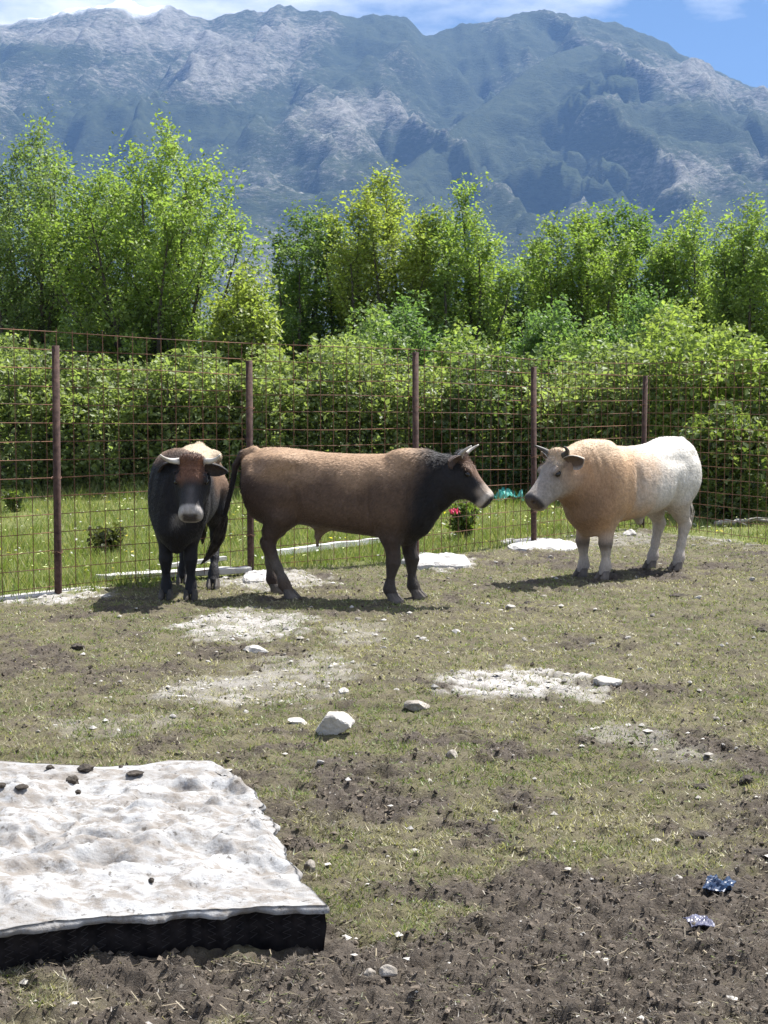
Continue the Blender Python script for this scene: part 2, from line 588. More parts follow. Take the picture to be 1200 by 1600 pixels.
    sp = nd(nt, 'ShaderNodeSeparateColor'); nt.links.new(at.outputs['Color'], sp.inputs[0])
    tco = nd(nt, 'ShaderNodeTexCoord')
    mp = nd(nt, 'ShaderNodeMapping'); mp.inputs['Scale'].default_value = (0.001, 0.0006, 0.0022)
    nt.links.new(tco.outputs['Object'], mp.inputs[0])
    _, rock = noise_ramp(nt, mp.outputs[0], 34, 0.36, 0.62, (0.07, 0.072, 0.05, 1), (0.34, 0.32, 0.29, 1), 9, 0.8)
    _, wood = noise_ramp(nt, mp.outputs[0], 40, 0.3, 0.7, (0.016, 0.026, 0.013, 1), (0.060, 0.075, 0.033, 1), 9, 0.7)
    n = nd(nt, 'ShaderNodeTexNoise', i_Scale=30.0, i_Detail=10.0, i_Roughness=0.80)
    nt.links.new(mp.outputs[0], n.inputs['Vector'])
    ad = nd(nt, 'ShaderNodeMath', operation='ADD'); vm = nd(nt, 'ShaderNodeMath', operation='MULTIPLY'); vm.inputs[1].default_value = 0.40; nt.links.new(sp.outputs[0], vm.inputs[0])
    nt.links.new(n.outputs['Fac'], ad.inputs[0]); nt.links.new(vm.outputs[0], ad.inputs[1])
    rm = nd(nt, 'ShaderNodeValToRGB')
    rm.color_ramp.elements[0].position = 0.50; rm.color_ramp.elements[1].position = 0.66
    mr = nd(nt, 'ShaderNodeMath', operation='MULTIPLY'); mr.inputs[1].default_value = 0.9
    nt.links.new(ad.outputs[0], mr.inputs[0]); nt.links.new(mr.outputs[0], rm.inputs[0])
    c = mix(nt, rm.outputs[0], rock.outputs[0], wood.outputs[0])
    c = mix(nt, sp.outputs[1], c, (0.85, 0.87, 0.9))
    bn = nd(nt, 'ShaderNodeTexNoise', i_Scale=60.0, i_Detail=8.0, i_Roughness=0.7)
    nt.links.new(mp.outputs[0], bn.inputs['Vector'])
    pbr(nt, out, c, 0.95, bump(nt, bn.outputs['Fac'], 0.6, 30.0), 0.1)
    o = link('mountain', me, m)
    tag(o, 'high grey green karst mountain with gullies and snow on its left summit', None, None, 'structure')


WOOD_SHADE = [(120, 85, 130, 18, 0.35), (560, 90, 40, 45, 0.35), (690, 90, 35, 40, 0.25), (900, 120, 110, 30, 0.30), (1080, 190, 140, 45, 0.22),  # dark entries paint cloud shadow as wood cover, negative ones thin it
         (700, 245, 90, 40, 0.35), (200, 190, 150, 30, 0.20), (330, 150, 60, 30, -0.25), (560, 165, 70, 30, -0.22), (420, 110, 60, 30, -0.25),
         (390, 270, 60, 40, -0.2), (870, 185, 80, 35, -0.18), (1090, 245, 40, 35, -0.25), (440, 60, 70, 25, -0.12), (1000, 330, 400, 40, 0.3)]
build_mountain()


# haze: one even box of air round the camera and everything that stands here
def build_haze():
    x0, x1, y0, y1, z0, z1 = -9500, 9500, -3000, 9800, -3.0, 2150
    V = [(x, y, z) for x in (x0, x1) for y in (y0, y1) for z in (z0, z1)]
    F = [(0, 1, 3, 2), (4, 6, 7, 5), (0, 4, 5, 1), (2, 3, 7, 6), (0, 2, 6, 4), (1, 5, 7, 3)]
    me = pymesh('haze', V, F)
    m, nt, out = mat_new('haze_air')
    v = nd(nt, 'ShaderNodeVolumePrincipled')
    v.inputs['Color'].default_value = (0.25, 0.46, 0.90, 1)
    v.inputs['Density'].default_value = HAZE
    v.inputs['Anisotropy'].default_value = 0.0
    nt.links.new(v.outputs[0], out.inputs['Volume'])
    o = link('haze', me, m)
    tag(o, 'blue haze in the air towards the mountain', None, None, 'stuff')


HAZE = 0.000064
build_haze()


# ------------------------------------------------------------------ trees and bushes
def leaf_cards(P, size, rng, col, up=0.35, sizev=0.35):
    n = len(P)
    nrm = rng.normal(size=(n, 3)); nrm[:, 2] = np.abs(nrm[:, 2]) + up
    nrm /= np.linalg.norm(nrm, axis=1)[:, None]
    a = rng.normal(size=(n, 3)); a -= nrm * np.sum(a * nrm, 1)[:, None]
    a /= np.linalg.norm(a, axis=1)[:, None]
    b = np.cross(nrm, a)
    s = size * (1 + sizev * rng.normal(size=n)).clip(0.4, 1.9)
    l = (a * s[:, None]) * 0.62; w = (b * s[:, None]) * 0.40
    fold = nrm * s[:, None] * 0.10
    V = np.stack([P - l, P + w - l * 0.15 + fold, P + l, P - w - l * 0.15 + fold], 1).reshape(-1, 3)
    F = np.arange(4 * n).reshape(-1, 4)
    C = np.repeat(col, 4, 0)
    return V, F, C


def leaf_colors(P, rng, base, var=0.25, young=None):
    n = len(P)
    c = np.array(base)[None, :] * (1 + var * rng.normal(size=(n, 1))).clip(0.45, 1.7)
    clump = fbm3(P, 1.3, 2, int(rng.integers(1000)))[:, None]
    c = c * (0.75 + 0.5 * clump)
    if young is not None:
        t = (rng.random((n, 1)) * 0.6 + clump * 0.8 - 0.45).clip(0, 1)
        c = lerp(c, np.array(young)[None, :] * (1 + 0.15 * rng.normal(size=(n, 1))), t * 0.8)
    return c.clip(0.004, 0.9)


def add_tree(name, label, px, top_py, Y, hw_px, seed, base, young, nleaf=22000, leaf=0.085, low=0.12, stems=8, group='maple trees behind the fence', open_=1.0, trunk_r=0.13, cat='tree', share=None):
    if share is not None:                        # the same kind of small tree again, at its own size and turn
        src, R0, H0 = PROTO[share]
        top = AT(px, top_py, Y)
        root = empty(name, (top[0], Y, 0), (0, 0, seed * 1.7))
        root.scale = (hw_px / FPX * Y / R0, hw_px / FPX * Y / R0, (top[2] - 0.35 * hw_px / FPX * Y - 0.1) / H0)
        for ch in src.children:
            c_ = ch.copy(); COL.objects.link(c_); c_.parent = root
        return tag(root, label, cat, group)
    rng = np.random.default_rng(seed)
    nleaf = int(nleaf * (1.75 if seed < 12 else 1.1)); leaf = leaf * (0.67 if seed < 12 else 0.80)
    top = AT(px, top_py, Y)
    R = hw_px / FPX * Y
    Ht = top[2] - 0.30 * R - 0.15
    bx, by = top[0], Y
    segs = []          # list of polylines with radii
    tips = []          # (p, spread) leaf sites
    sites = []

    def poly(p0, d0, length, r0, r1, nseg, upb, wob):
        p = np.array(p0, float); d = np.array(d0, float); d /= np.linalg.norm(d)
        pts = [p.copy()]
        for i in range(nseg):
            d = d + np.array([0, 0, upb]) + rng.normal(size=3) * wob
            d /= np.linalg.norm(d)
            p = p + d * length / nseg
            pts.append(p.copy())
        rad = np.linspace(r0, r1, nseg + 1)
        segs.append((pts, rad))
        return pts, d

    split = Ht * (0.10 + 0.06 * rng.random())
    tp, _ = poly((0, 0, -0.1), (rng.normal() * 0.05, rng.normal() * 0.05, 1), split + 0.1, trunk_r, trunk_r * 0.85, 3, 0, 0.04)
    base_p = tp[-1]
    for s in range(stems):
        az = 2 * math.pi * (s + 0.6 * rng.random()) / stems
        lean = (0.22 + 0.80 * ((s * 0.618) % 1.0) ** 0.65) if s else 0.05
        out_r = R * lean * 0.98
        hgt = (Ht - split) * (1.0 - 0.30 * lean ** 2.2) * (0.90 + 0.10 * rng.random())
        tgt = np.array([math.cos(az) * out_r, math.sin(az) * out_r, hgt])
        ln = np.linalg.norm(tgt)
        d0 = tgt / ln + np.array([math.cos(az), math.sin(az), 0]) * 0.25
        pts, _ = poly(base_p, d0, ln * 1.02, trunk_r * 0.55, 0.012, 9, 0.03, 0.06)
        # correct the stem to reach its target
        err = base_p + tgt - pts[-1]
        for i in range(len(pts)):
            pts[i] = pts[i] + err * (i / (len(pts) - 1)) ** 1.3
        for i in range(1, 10):
            f = i / 9
            nb = 2
            for b in range(nb):
                a2 = rng.random() * 2 * math.pi
                dirb = np.array([math.cos(a2), math.sin(a2), 0.45 + 0.6 * f + 0.3 * rng.random()])
                bl = R * (0.70 - 0.42 * f) * (0.55 + 0.7 * rng.random()) + 0.18
                bp, bd = poly(pts[i], dirb, bl, 0.020 * (1.3 - f), 0.005, 4, 0.07, 0.12)
                for j in range(1, 5):
                    for q in range(2 if j < 4 else 3):
                        a3 = rng.random() * 2 * math.pi
                        dt = np.array([math.cos(a3), math.sin(a3), 0.5 + 0.9 * rng.random()]) + 0.5 * bd
                        tl = (0.22 + 0.38 * rng.random()) * (R / 1.6) ** 0.4
                        dt /= np.linalg.norm(dt)
                        sites.append((bp[j], bp[j] + dt * tl))
        sites.append((pts[-2], pts[-1] + np.array([0, 0, 0.15])))
        sites.append((pts[-1], pts[-1] + np.array([0.05 * rng.normal(), 0.05 * rng.normal(), 0.35])))
    # low skirts of foliage
    for k in range(int(16 * stems * (1 if low < 0.3 else 0.2))):
        a = rng.random() * 2 * math.pi; r = R * (0.35 + 0.6 * rng.random()); zz_ = Ht * (low + 0.28 * rng.random())
        p = np.array([math.cos(a) * r, math.sin(a) * r, zz_])
        sites.append((p, p + np.array([math.cos(a) * 0.2, math.sin(a) * 0.2, 0.3])))
    S = np.array([[a, b] for a, b in sites])
    idx = rng.integers(0, len(S), nleaf)
    t = rng.random(nleaf)[:, None]
    P = S[idx, 0] * (1 - t) + S[idx, 1] * t + rng.normal(size=(nleaf, 3)) * (0.055 + 0.045 * t)
    P = P[P[:, 2] > 0.12]
    C = leaf_colors(P, rng, base, 0.22, young)
    V, F, C = leaf_cards(P, leaf, rng, C, 0.6)
    root = empty(name, (bx, by, 0))
    Vt, Ft = [], []
    for pts, rad in segs:
        n = 7 if rad[0] > 0.05 else (5 if rad[0] > 0.02 else 3)
        v, f = tube(pts, rad, n, False, len(Vt))
        Vt += v; Ft += f
    A, Bq = S[::8, 0], S[::8, 1]
    k = len(A)
    dd = Bq - A; e1 = np.cross(dd, [0.3, 0.5, 0.8]); e1 /= np.linalg.norm(e1, axis=1)[:, None] + 1e-9
    e2 = np.cross(dd, e1); e2 /= np.linalg.norm(e2, axis=1)[:, None] + 1e-9
    off = [e1, -0.5 * e1 + 0.87 * e2, -0.5 * e1 - 0.87 * e2]
    Tw = np.stack([A + 0.006 * o_ for o_ in off] + [Bq + 0.003 * o_ for o_ in off], 1).reshape(-1, 3)
    fb = np.array([[0, 1, 4, 3], [1, 2, 5, 4], [2, 0, 3, 5]])
    Fw = (fb[None] + 6 * np.arange(k)[:, None, None]).reshape(-1, 4) + len(Vt)
    Vt = np.concatenate([np.array(Vt), Tw]); Ft = np.concatenate([np.array(Ft), Fw])
    link('trunk', npmesh('trunk', Vt, Ft, True), M_BARK, root)
    link('crown', npmesh('crown', V, F, False, C), M_LEAF, root)
    tag(root, label, cat, group)
    PROTO[seed] = (root, R, Ht)
    return root


PROTO = {}
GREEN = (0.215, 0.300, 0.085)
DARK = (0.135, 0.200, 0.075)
YEL = (0.31, 0.37, 0.11)
YOUNG = (0.37, 0.43, 0.145)
T = add_tree
T('maple_tree', 'tall dull green tree with open branches at the left edge of the photograph', 55, 178, 30, 132, 1, (0.17, 0.235, 0.10), (0.28, 0.34, 0.13), 21000, 0.08, 0.34, 12, trunk_r=0.12)
T('maple_tree', 'broad bright green tree second from the left, above the left bull', 250, 208, 29, 185, 2, GREEN, YOUNG, 38000, 0.085, 0.12, 14)
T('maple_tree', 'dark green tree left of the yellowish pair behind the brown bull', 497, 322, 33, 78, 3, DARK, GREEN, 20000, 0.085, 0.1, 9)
T('maple_tree', 'tallest yellow green tree in the middle, above the brown bull', 598, 272, 32, 100, 4, YEL, (0.30, 0.31, 0.07), 24000, 0.085, 0.14, 10)
T('maple_tree', 'upright green tree with visible forked trunk above the brown bull head', 722, 296, 31.5, 82, 5, GREEN, YOUNG, 19000, 0.085, 0.14, 9)
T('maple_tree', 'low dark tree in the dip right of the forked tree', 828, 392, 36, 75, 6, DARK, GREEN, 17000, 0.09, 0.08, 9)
T('maple_tree', 'green tree with three upright shoots left above the white bull', 905, 318, 33, 82, 7, GREEN, (0.22, 0.26, 0.055), 22000, 0.085, 0.1, 10)
T('maple_tree', 'dark topped tree just right of the three shoot tree', 988, 310, 35, 80, 8, (0.14, 0.22, 0.06), GREEN, 20000, 0.09, 0.1, 10)
T('maple_tree', 'flat topped green tree behind the rump of the white bull', 1078, 326, 34, 78, 9, GREEN, YOUNG, 20000, 0.085, 0.1, 10)
T('maple_tree', 'green tree standing at the right edge of the photograph', 1182, 322, 31, 72, 10, GREEN, YOUNG, 18000, 0.085, 0.1, 9)
T('maple_tree', 'small yellow green tree under the broad tree by the second post', 382, 420, 27.5, 62, 12, YEL, (0.30, 0.31, 0.07), 12000, 0.08, 0.06, 8)
T('maple_tree', 'low dark green tree filling the gap left of the middle trees', 452, 440, 36, 62, 13, DARK, GREEN, 12000, 0.09, 0.05, 8)
T('maple_tree', 'low fluffy blue green tree under the middle trees', 640, 468, 29.5, 85, 14, (0.14, 0.23, 0.09), (0.22, 0.31, 0.11), 15000, 0.08, 0.05, 9)
T('maple_tree', 'low fluffy green tree left above the white bull head', 868, 478, 29, 72, 15, (0.16, 0.26, 0.08), (0.26, 0.36, 0.11), 13000, 0.08, 0.05, 9, share=14)
T('maple_tree', 'small bright tree standing behind the fifth fence post', 1010, 460, 29, 70, 16, GREEN, YOUNG, 12000, 0.08, 0.05, 9, share=14)
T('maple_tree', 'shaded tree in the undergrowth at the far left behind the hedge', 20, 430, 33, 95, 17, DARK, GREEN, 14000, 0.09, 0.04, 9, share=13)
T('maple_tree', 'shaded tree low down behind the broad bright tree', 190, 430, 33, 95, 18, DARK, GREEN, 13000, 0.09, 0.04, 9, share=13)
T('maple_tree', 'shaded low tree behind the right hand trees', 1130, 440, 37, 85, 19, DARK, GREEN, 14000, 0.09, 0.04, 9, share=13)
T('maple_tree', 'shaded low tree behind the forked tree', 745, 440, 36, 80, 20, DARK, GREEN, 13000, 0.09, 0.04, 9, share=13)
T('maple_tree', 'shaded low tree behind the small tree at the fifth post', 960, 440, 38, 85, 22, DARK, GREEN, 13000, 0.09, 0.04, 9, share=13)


def add_bush(label, px, base_py, top_py, hw_px, dep, seed, base, young, nleaf, leaf=0.075, name='bramble_bush', cat='bush', group='bramble bushes of the hedge behind the fence'):
    rng = np.random.default_rng(seed)
    c = G(px, base_py)
    Y = c[1]
    H = AT(px, top_py, Y)[2]
    rx = hw_px / FPX * Y
    nleaf = int(nleaf * 1.0); leaf = leaf * 0.88
    u = rng.normal(size=(nleaf, 3)); u /= np.linalg.norm(u, axis=1)[:, None]
    r = 1 - 0.55 * rng.random(nleaf) ** 2.2
    lump = fbm3(u * 1.0 + seed, 2.6, 4, seed)
    r = r * (0.30 + 1.38 * lump)
    P = u * r[:, None]
    # squarer shoulders: mound rather than ball
    P[:, 2] = np.sign(P[:, 2]) * np.abs(P[:, 2]) ** 0.8
    P = P * np.array([rx, dep, H * 0.60])[None, :] + np.array([0, 0, H * 0.46])[None, :]
    keep = P[:, 2] > 0.02
    P = P[keep]
    nn = len(P)
    # arching canes that stand out of the mass
    canes = []
    for k in range(40):
        a = rng.random() * 2 * math.pi
        p0 = np.array([math.cos(a) * rx * 0.4, math.sin(a) * dep * 0.4, 0.05])
        p1 = np.array([math.cos(a) * rx * (0.5 + 0.3 * rng.random()), math.sin(a) * dep * 0.7, H * (0.80 + 0.55 * rng.random())])
        p2 = np.array([math.cos(a) * rx * (0.8 + 0.35 * rng.random()), math.sin(a) * dep * 1.1, H * (0.45 + 0.5 * rng.random())])
        ts = np.linspace(0, 1, 9)[:, None]
        canes.append((1 - ts) ** 2 * p0 + 2 * ts * (1 - ts) * p1 + ts ** 2 * p2)
    ex = []
    for cpts in canes:
        m_ = 60
        i = rng.integers(3, 9, m_)
        ex.append(cpts[i] + rng.normal(size=(m_, 3)) * 0.07)
    P = np.concatenate([P] + ex)
    C = leaf_colors(P, rng, base, 0.25, young)
    V, F, C = leaf_cards(P, leaf, rng, C, 0.5)
    root = empty(name, (c[0], Y, 0))
    link('foliage', npmesh('foliage', V, F, False, C), M_LEAF, root)
    Vt, Ft = [], []
    for cpts in canes:
        v, f = tube(cpts, np.linspace(0.012, 0.004, 9), 4, False, len(Vt)); Vt += v; Ft += f
    link('stem', npmesh('stem', Vt, Ft, True), M_BARK, root)
    tag(root, label, cat, group)


BR, BRY = (0.19, 0.24, 0.095), (0.40, 0.44, 0.19)
B = add_bush
B('bramble bush at the left edge, left of the first fence post', 20, 772, 548, 105, 1.3, 31, BR, BRY, 13000)
B('bramble bush between the first post and the left bull', 160, 770, 582, 95, 1.3, 32, BR, BRY, 13000)
B('bramble bush rising behind the back of the left bull', 290, 768, 560, 95, 1.3, 33, BR, BRY, 13000)
B('bramble bush behind the rump of the brown bull and second post', 420, 768, 575, 90, 1.3, 34, BR, BRY, 13000)
B('bramble bush behind the middle of the brown bull back', 530, 768, 548, 90, 1.3, 35, BR, BRY, 13000)
B('bramble bush behind the third fence post', 650, 768, 584, 90, 1.3, 36, BR, BRY, 12000)
B('dark bramble bush between the brown bull head and white bull head', 770, 772, 570, 85, 1.3, 37, (0.10, 0.14, 0.05), BR, 12000)
B('bramble bush behind the white bull head and fourth post', 880, 775, 592, 85, 1.3, 38, BR, BRY, 12000)
B('bramble bush behind the white bull back and fifth post', 985, 780, 560, 85, 1.3, 39, BR, BRY, 12000)
B('tall yellow green bush right of the white bull rump', 1095, 790, 535, 85, 1.3, 40, (0.20, 0.26, 0.08), (0.38, 0.43, 0.15), 15000)
B('yellow green bush at the right edge behind the mesh', 1200, 800, 560, 80, 1.2, 41, (0.20, 0.26, 0.08), (0.38, 0.43, 0.15), 14000)
B('loose tall shrub rising over the hedge above the left bull', 335, 758, 526, 60, 1.0, 43, (0.19, 0.26, 0.08), BRY, 8000)
B('loose tall shrub rising over the hedge above the middle of the brown bull', 575, 757, 518, 65, 1.0, 44, (0.17, 0.25, 0.09), BRY, 8000)
B('loose tall shrub rising over the hedge above the brown bull head', 735, 757, 538, 60, 1.0, 45, (0.20, 0.27, 0.08), BRY, 7000)
B('loose tall shrub rising over the hedge above the white bull head', 895, 758, 531, 65, 1.0, 46, (0.18, 0.26, 0.09), BRY, 8000)
B('pale loose shrub rising over the hedge at the right, above the white bull rump', 1060, 762, 504, 70, 1.0, 47, (0.24, 0.30, 0.09), (0.40, 0.45, 0.16), 9000)
B('loose tall shrub rising over the hedge near the first fence post', 105, 758, 531, 60, 1.0, 48, (0.16, 0.23, 0.08), BRY, 7000)
B('low leafy clump at the foot of the hedge behind the white bull tail', 1130, 812, 655, 60, 0.7, 42, (0.09, 0.13, 0.035), BRY, 7000)


# ------------------------------------------------------------------ the fence: rusty posts and welded mesh
def build_fence():
    root = empty('mesh_fence', (PADS[2][0], PADS[2][1], 0))
    base = Vector(root.location)
    tops = [540, 563, 550, 573, 587]
    # hollow round post
    n = 12
    ro, ri = 0.031, 0.027
    V, F = [], []
    for (r, z) in ((ro, -0.15), (ro, 1.0), (ri, 1.0), (ri, 0.9)):
        for k in range(n):
            w = 2 * math.pi * k / n
            V.append((r * math.cos(w), r * math.sin(w), z))
    for j in range(3):
        for k in range(n):
            k2 = (k + 1) % n
            F.append((j * n + k, j * n + k2, (j + 1) * n + k2, (j + 1) * n + k))
    F.append(tuple(3 * n + k for k in range(n)))
    for i, p in enumerate(PADS):
        h = AT(600, tops[i], p[1])[2]
        Vp = [(x, y, z * h if z > 0 else z) for x, y, z in V]
        me = pymesh('post', Vp, F, False)
        for pl in me.polygons: pl.use_smooth = abs(pl.normal.z) < 0.5
        lean = 0.012 * math.sin(i * 2.3 + 1)
        link('post', me, M_RUST, root, Vector(p) - base, (lean, lean * 0.7, i))
        # wire ties round the post
        for z in (0.35, 0.95, 1.5):
            pts = [(0.040 * math.cos(a), 0.040 * math.sin(a), z + 0.01 * math.sin(3 * a)) for a in np.linspace(0, 2 * math.pi, 13)]
            v, f = tube(pts, 0.0035, 4, False)
            link('wire_tie', pymesh('wire_tie', v, f), M_WIRE, root, Vector(p) - base)
    # corner post out of frame
    q = FENCE[-1]
    link('post', pymesh('post', [(x, y, z * 1.95 if z > 0 else z) for x, y, z in V], F), M_RUST, root, Vector(q) - base)
    unit_v, unit_f = tube([(0, 0, 0), (1, 0, 0)], 1.0, 5, True)
    wire = pymesh('wire', unit_v, unit_f, True)
    wire.materials.append(M_WIRE)
    rng = np.random.default_rng(5)
    tops_m = [2.18, 2.14, 2.10, 2.08, 2.02, 2.02, 2.02]
    R0 = 0.0034
    for b in range(len(FENCE) - 1):
        a, c = FENCE[b], FENCE[b + 1]
        L = float(np.hypot(c[0] - a[0], c[1] - a[1]))
        ang = math.atan2(c[1] - a[1], c[0] - a[0])
        off = 0.042                                  # mesh runs on the far side of the posts
        org = Vector((a[0] - math.sin(ang) * off, a[1] + math.cos(ang) * off, 0))
        pan = empty('mesh_panel', org - base, (0, 0, ang), root)
        h0, h1 = tops_m[b], tops_m[b + 1]
        step = 0.15
        nv = int(L / step)
        z0 = 0.03
        for k in range(nv + 1):
            x = (k + 0.35) * L / (nv + 0.7)
            h = lerp(h0, h1, x / L) + 0.012 * rng.normal()
            dxl = 0.006 * rng.normal()
            o = link('wire', wire, None, pan, (x, 0.003, z0))
            o.rotation_euler = (0, -math.pi / 2 + dxl * 0.3, 0)
            o.scale = (h - z0, R0, R0)
        nh = int(round((0.5 * (h0 + h1) - 0.08) / step))
        for k in range(nh + 1):
            fz0 = 0.07 + k * (h0 - 0.09) / nh; fz1 = 0.07 + k * (h1 - 0.09) / nh
            # each bar sags a little: two straight pieces of one bar
            sag = 0.008 * rng.normal()
            mid = (L * 0.5, -0.004 + 0.01 * rng.normal(), 0.5 * (fz0 + fz1) + sag)
            v, f = tube([(-0.05, -0.004, fz0), mid, (L + 0.05, -0.004, fz1)], R0, 5, True)
            me = pymesh('wire', v, f, True)
            link('wire', me, M_WIRE, pan)
    # a rusty stiffening bar tied across the top of the first bays
    tag(root, 'rusty welded wire mesh fence on round steel posts behind the cattle', 'fence')


build_fence()


# ------------------------------------------------------------------ cattle (one continuous surface each, grown from a distance field)
def table(prof):
    """rows (u, top, bottom, halfwidth) -> dense smoothed lookup"""
    a = np.array(prof, float)
    u = np.linspace(a[0, 0], a[-1, 0], 240)
    out = [u]
    for c in range(1, a.shape[1]):
        y = np.interp(u, a[:, 0], a[:, c])
        k = 15
        ker = np.hanning(k + 2)[1:-1]; ker /= ker.sum()
        yp = np.concatenate([np.full(k // 2, y[0]), y, np.full(k // 2, y[-1])])
        out.append(np.convolve(yp, ker, 'valid'))
    return out


def sd_loft(U, Vv, W, tab, n=2.3, egg=0.0):
    u, top, bot, hw = tab[:4]
    uc = np.clip(U, u[0], u[-1])
    tp = np.interp(uc, u, top); bt = np.interp(uc, u, bot); w = np.interp(uc, u, hw)
    c = 0.5 * (tp + bt); h = np.maximum(0.5 * (tp - bt), 0.005)
    rel = (Vv - c) / h
    w = np.maximum(w * (1 - egg * rel), 0.005)
    r = (np.abs(W / w) ** n + np.abs(rel) ** n) ** (1 / n)
    f = (r - 1) * np.minimum(w, h)
    du = np.abs(U - uc)
    return np.where(du > 0, np.hypot(np.maximum(f, 0), du), f)


def sd_cone(P, a, b, ra, rb, sy=1.0):
    a = np.array(a, float); b = np.array(b, float)
    ab = b - a
    q = P - a
    t = np.clip((q @ ab) / (ab @ ab), 0, 1)
    d = q - t[:, None] * ab
    if sy != 1.0:
        d = d * np.array([1, sy, 1])
    return np.sqrt((d * d).sum(1)) - (ra + (rb - ra) * t)


def sd_ell(P, c, r):
    r = np.array(r, float)
    q = (P - np.array(c)) / r
    l = np.sqrt((q * q).sum(1))
    return (l - 1) * r.min()


def smin(a, b, k):
    h = np.clip(0.5 + 0.5 * (b - a) / k, 0, 1)
    return b * (1 - h) + a * h - k * h * (1 - h)


def surface_nets(fn, lo, hi, res):
    n = [int(math.ceil((hi[i] - lo[i]) / res)) + 1 for i in range(3)]
    ax = [lo[i] + res * np.arange(n[i]) for i in range(3)]
    # coarse look first, the fine field only near the surface
    Bk = 4
    nb = [int(math.ceil(k / Bk)) for k in n]
    bax = [lo[i] + res * (np.arange(nb[i]) * Bk + (Bk - 1) / 2) for i in range(3)]
    Cg = np.stack(np.meshgrid(*bax, indexing='ij'), -1).reshape(-1, 3)
    fcx = fn(Cg).reshape(nb)
    big = np.repeat(np.repeat(np.repeat(fcx, Bk, 0), Bk, 1), Bk, 2)[:n[0], :n[1], :n[2]]
    f = big.copy()
    sel = np.argwhere(np.abs(big) < res * Bk * 1.9)
    f[sel[:, 0], sel[:, 1], sel[:, 2]] = fn(sel * res + np.array(lo))
    ins = f < 0
    corners = [(i, j, k) for i in (0, 1) for j in (0, 1) for k in (0, 1)]
    sl = lambda o, A: A[o[0]:n[0] - 1 + o[0], o[1]:n[1] - 1 + o[1], o[2]:n[2] - 1 + o[2]]
    cnt = sum(sl(c, ins).astype(np.int8) for c in corners)
    act = (cnt > 0) & (cnt < 8)
    idx = -np.ones(act.shape, np.int64)
    cells = np.argwhere(act)
    idx[act] = np.arange(len(cells))
    acc = np.zeros((len(cells), 3)); num = np.zeros(len(cells))
    fc = {c: f[cells[:, 0] + c[0], cells[:, 1] + c[1], cells[:, 2] + c[2]] for c in corners}
    for c in corners:
        for d in range(3):
            if c[d] == 0:
                e = list(c); e[d] = 1; e = tuple(e)
                f0, f1 = fc[c], fc[e]
                m = (f0 < 0) != (f1 < 0)
                t = np.where(m, f0 / np.where(m, f0 - f1, 1), 0)
                p = np.tile(np.array(c, float), (len(cells), 1)); p[:, d] = t
                acc += p * m[:, None]; num += m
    V = (cells + acc / num[:, None]) * res + np.array(lo)
    Fs = []
    for d in range(3):
        d1, d2 = (d + 1) % 3, (d + 2) % 3
        a = np.take(ins, range(n[d] - 1), d); b = np.take(ins, range(1, n[d]), d)
        e = np.argwhere(a != b)
        e = e[(e[:, d1] > 0) & (e[:, d2] > 0) & (e[:, d1] < n[d1] - 1) & (e[:, d2] < n[d2] - 1)]
        q = []
        for (o1, o2) in ((-1, -1), (0, -1), (0, 0), (-1, 0)):
            g = e.copy(); g[:, d1] += o1; g[:, d2] += o2
            q.append(idx[g[:, 0], g[:, 1], g[:, 2]])
        q = np.stack(q, 1)
        s = ins[e[:, 0], e[:, 1], e[:, 2]]
        q[~s] = q[~s][:, ::-1]
        Fs.append(q)
    F = np.concatenate(Fs)
    # settle the vertices on the surface
    h = res * 0.4
    for it in range(2):
        f0 = fn(V)
        g = np.stack([fn(V + h * np.eye(3)[d]) - fn(V - h * np.eye(3)[d]) for d in range(3)], 1) / (2 * h)
        g2 = (g * g).sum(1)
        V = V - np.clip(f0 / np.maximum(g2, 0.05), -res * 0.5, res * 0.5)[:, None] * g
    return V, F


DENTS = [((-0.27, 0.30, 1.03), (0.14, 0.10, 0.055), 0.022), ((0.325, 0.30, 0.80), (0.04, 0.12, 0.20), 0.026), ((0.70, 0.22, 0.84), (0.045, 0.12, 0.22), 0.022),
         ((-0.27, 0.26, 0.72), (0.06, 0.10, 0.13), 0.030), ((-0.60, 0.26, 1.06), (0.07, 0.10, 0.05), 0.018), ((0.42, 0.16, 0.60), (0.06, 0.10, 0.06), 0.018)]
ULEN = 0.84                                    # short heads
HEAD = table([(-0.02, 0.05, -0.06, 0.055), (0.02, 0.092, -0.160, 0.088), (0.09, 0.110, -0.192, 0.108), (0.17, 0.098, -0.182, 0.112), (0.25, 0.075, -0.150, 0.092),
              (0.33, 0.064, -0.124, 0.080), (0.39, 0.060, -0.108, 0.082), (0.435, 0.058, -0.106, 0.088), (0.470, 0.046, -0.100, 0.082), (0.494, 0.016, -0.074, 0.056)])


def head_frame(hp):
    """position, yaw (deg, + to the animal's left), pitch (deg, + nose down), scale"""
    p, yaw, pit, sc = hp
    yaw, pit = math.radians(yaw), math.radians(pit)
    u = np.array([math.cos(pit) * math.cos(yaw), math.cos(pit) * math.sin(yaw), -math.sin(pit)])
    w = np.array([-math.sin(yaw), math.cos(yaw), 0])
    v = np.cross(u, w)
    return np.array(p, float), u, v, w, sc


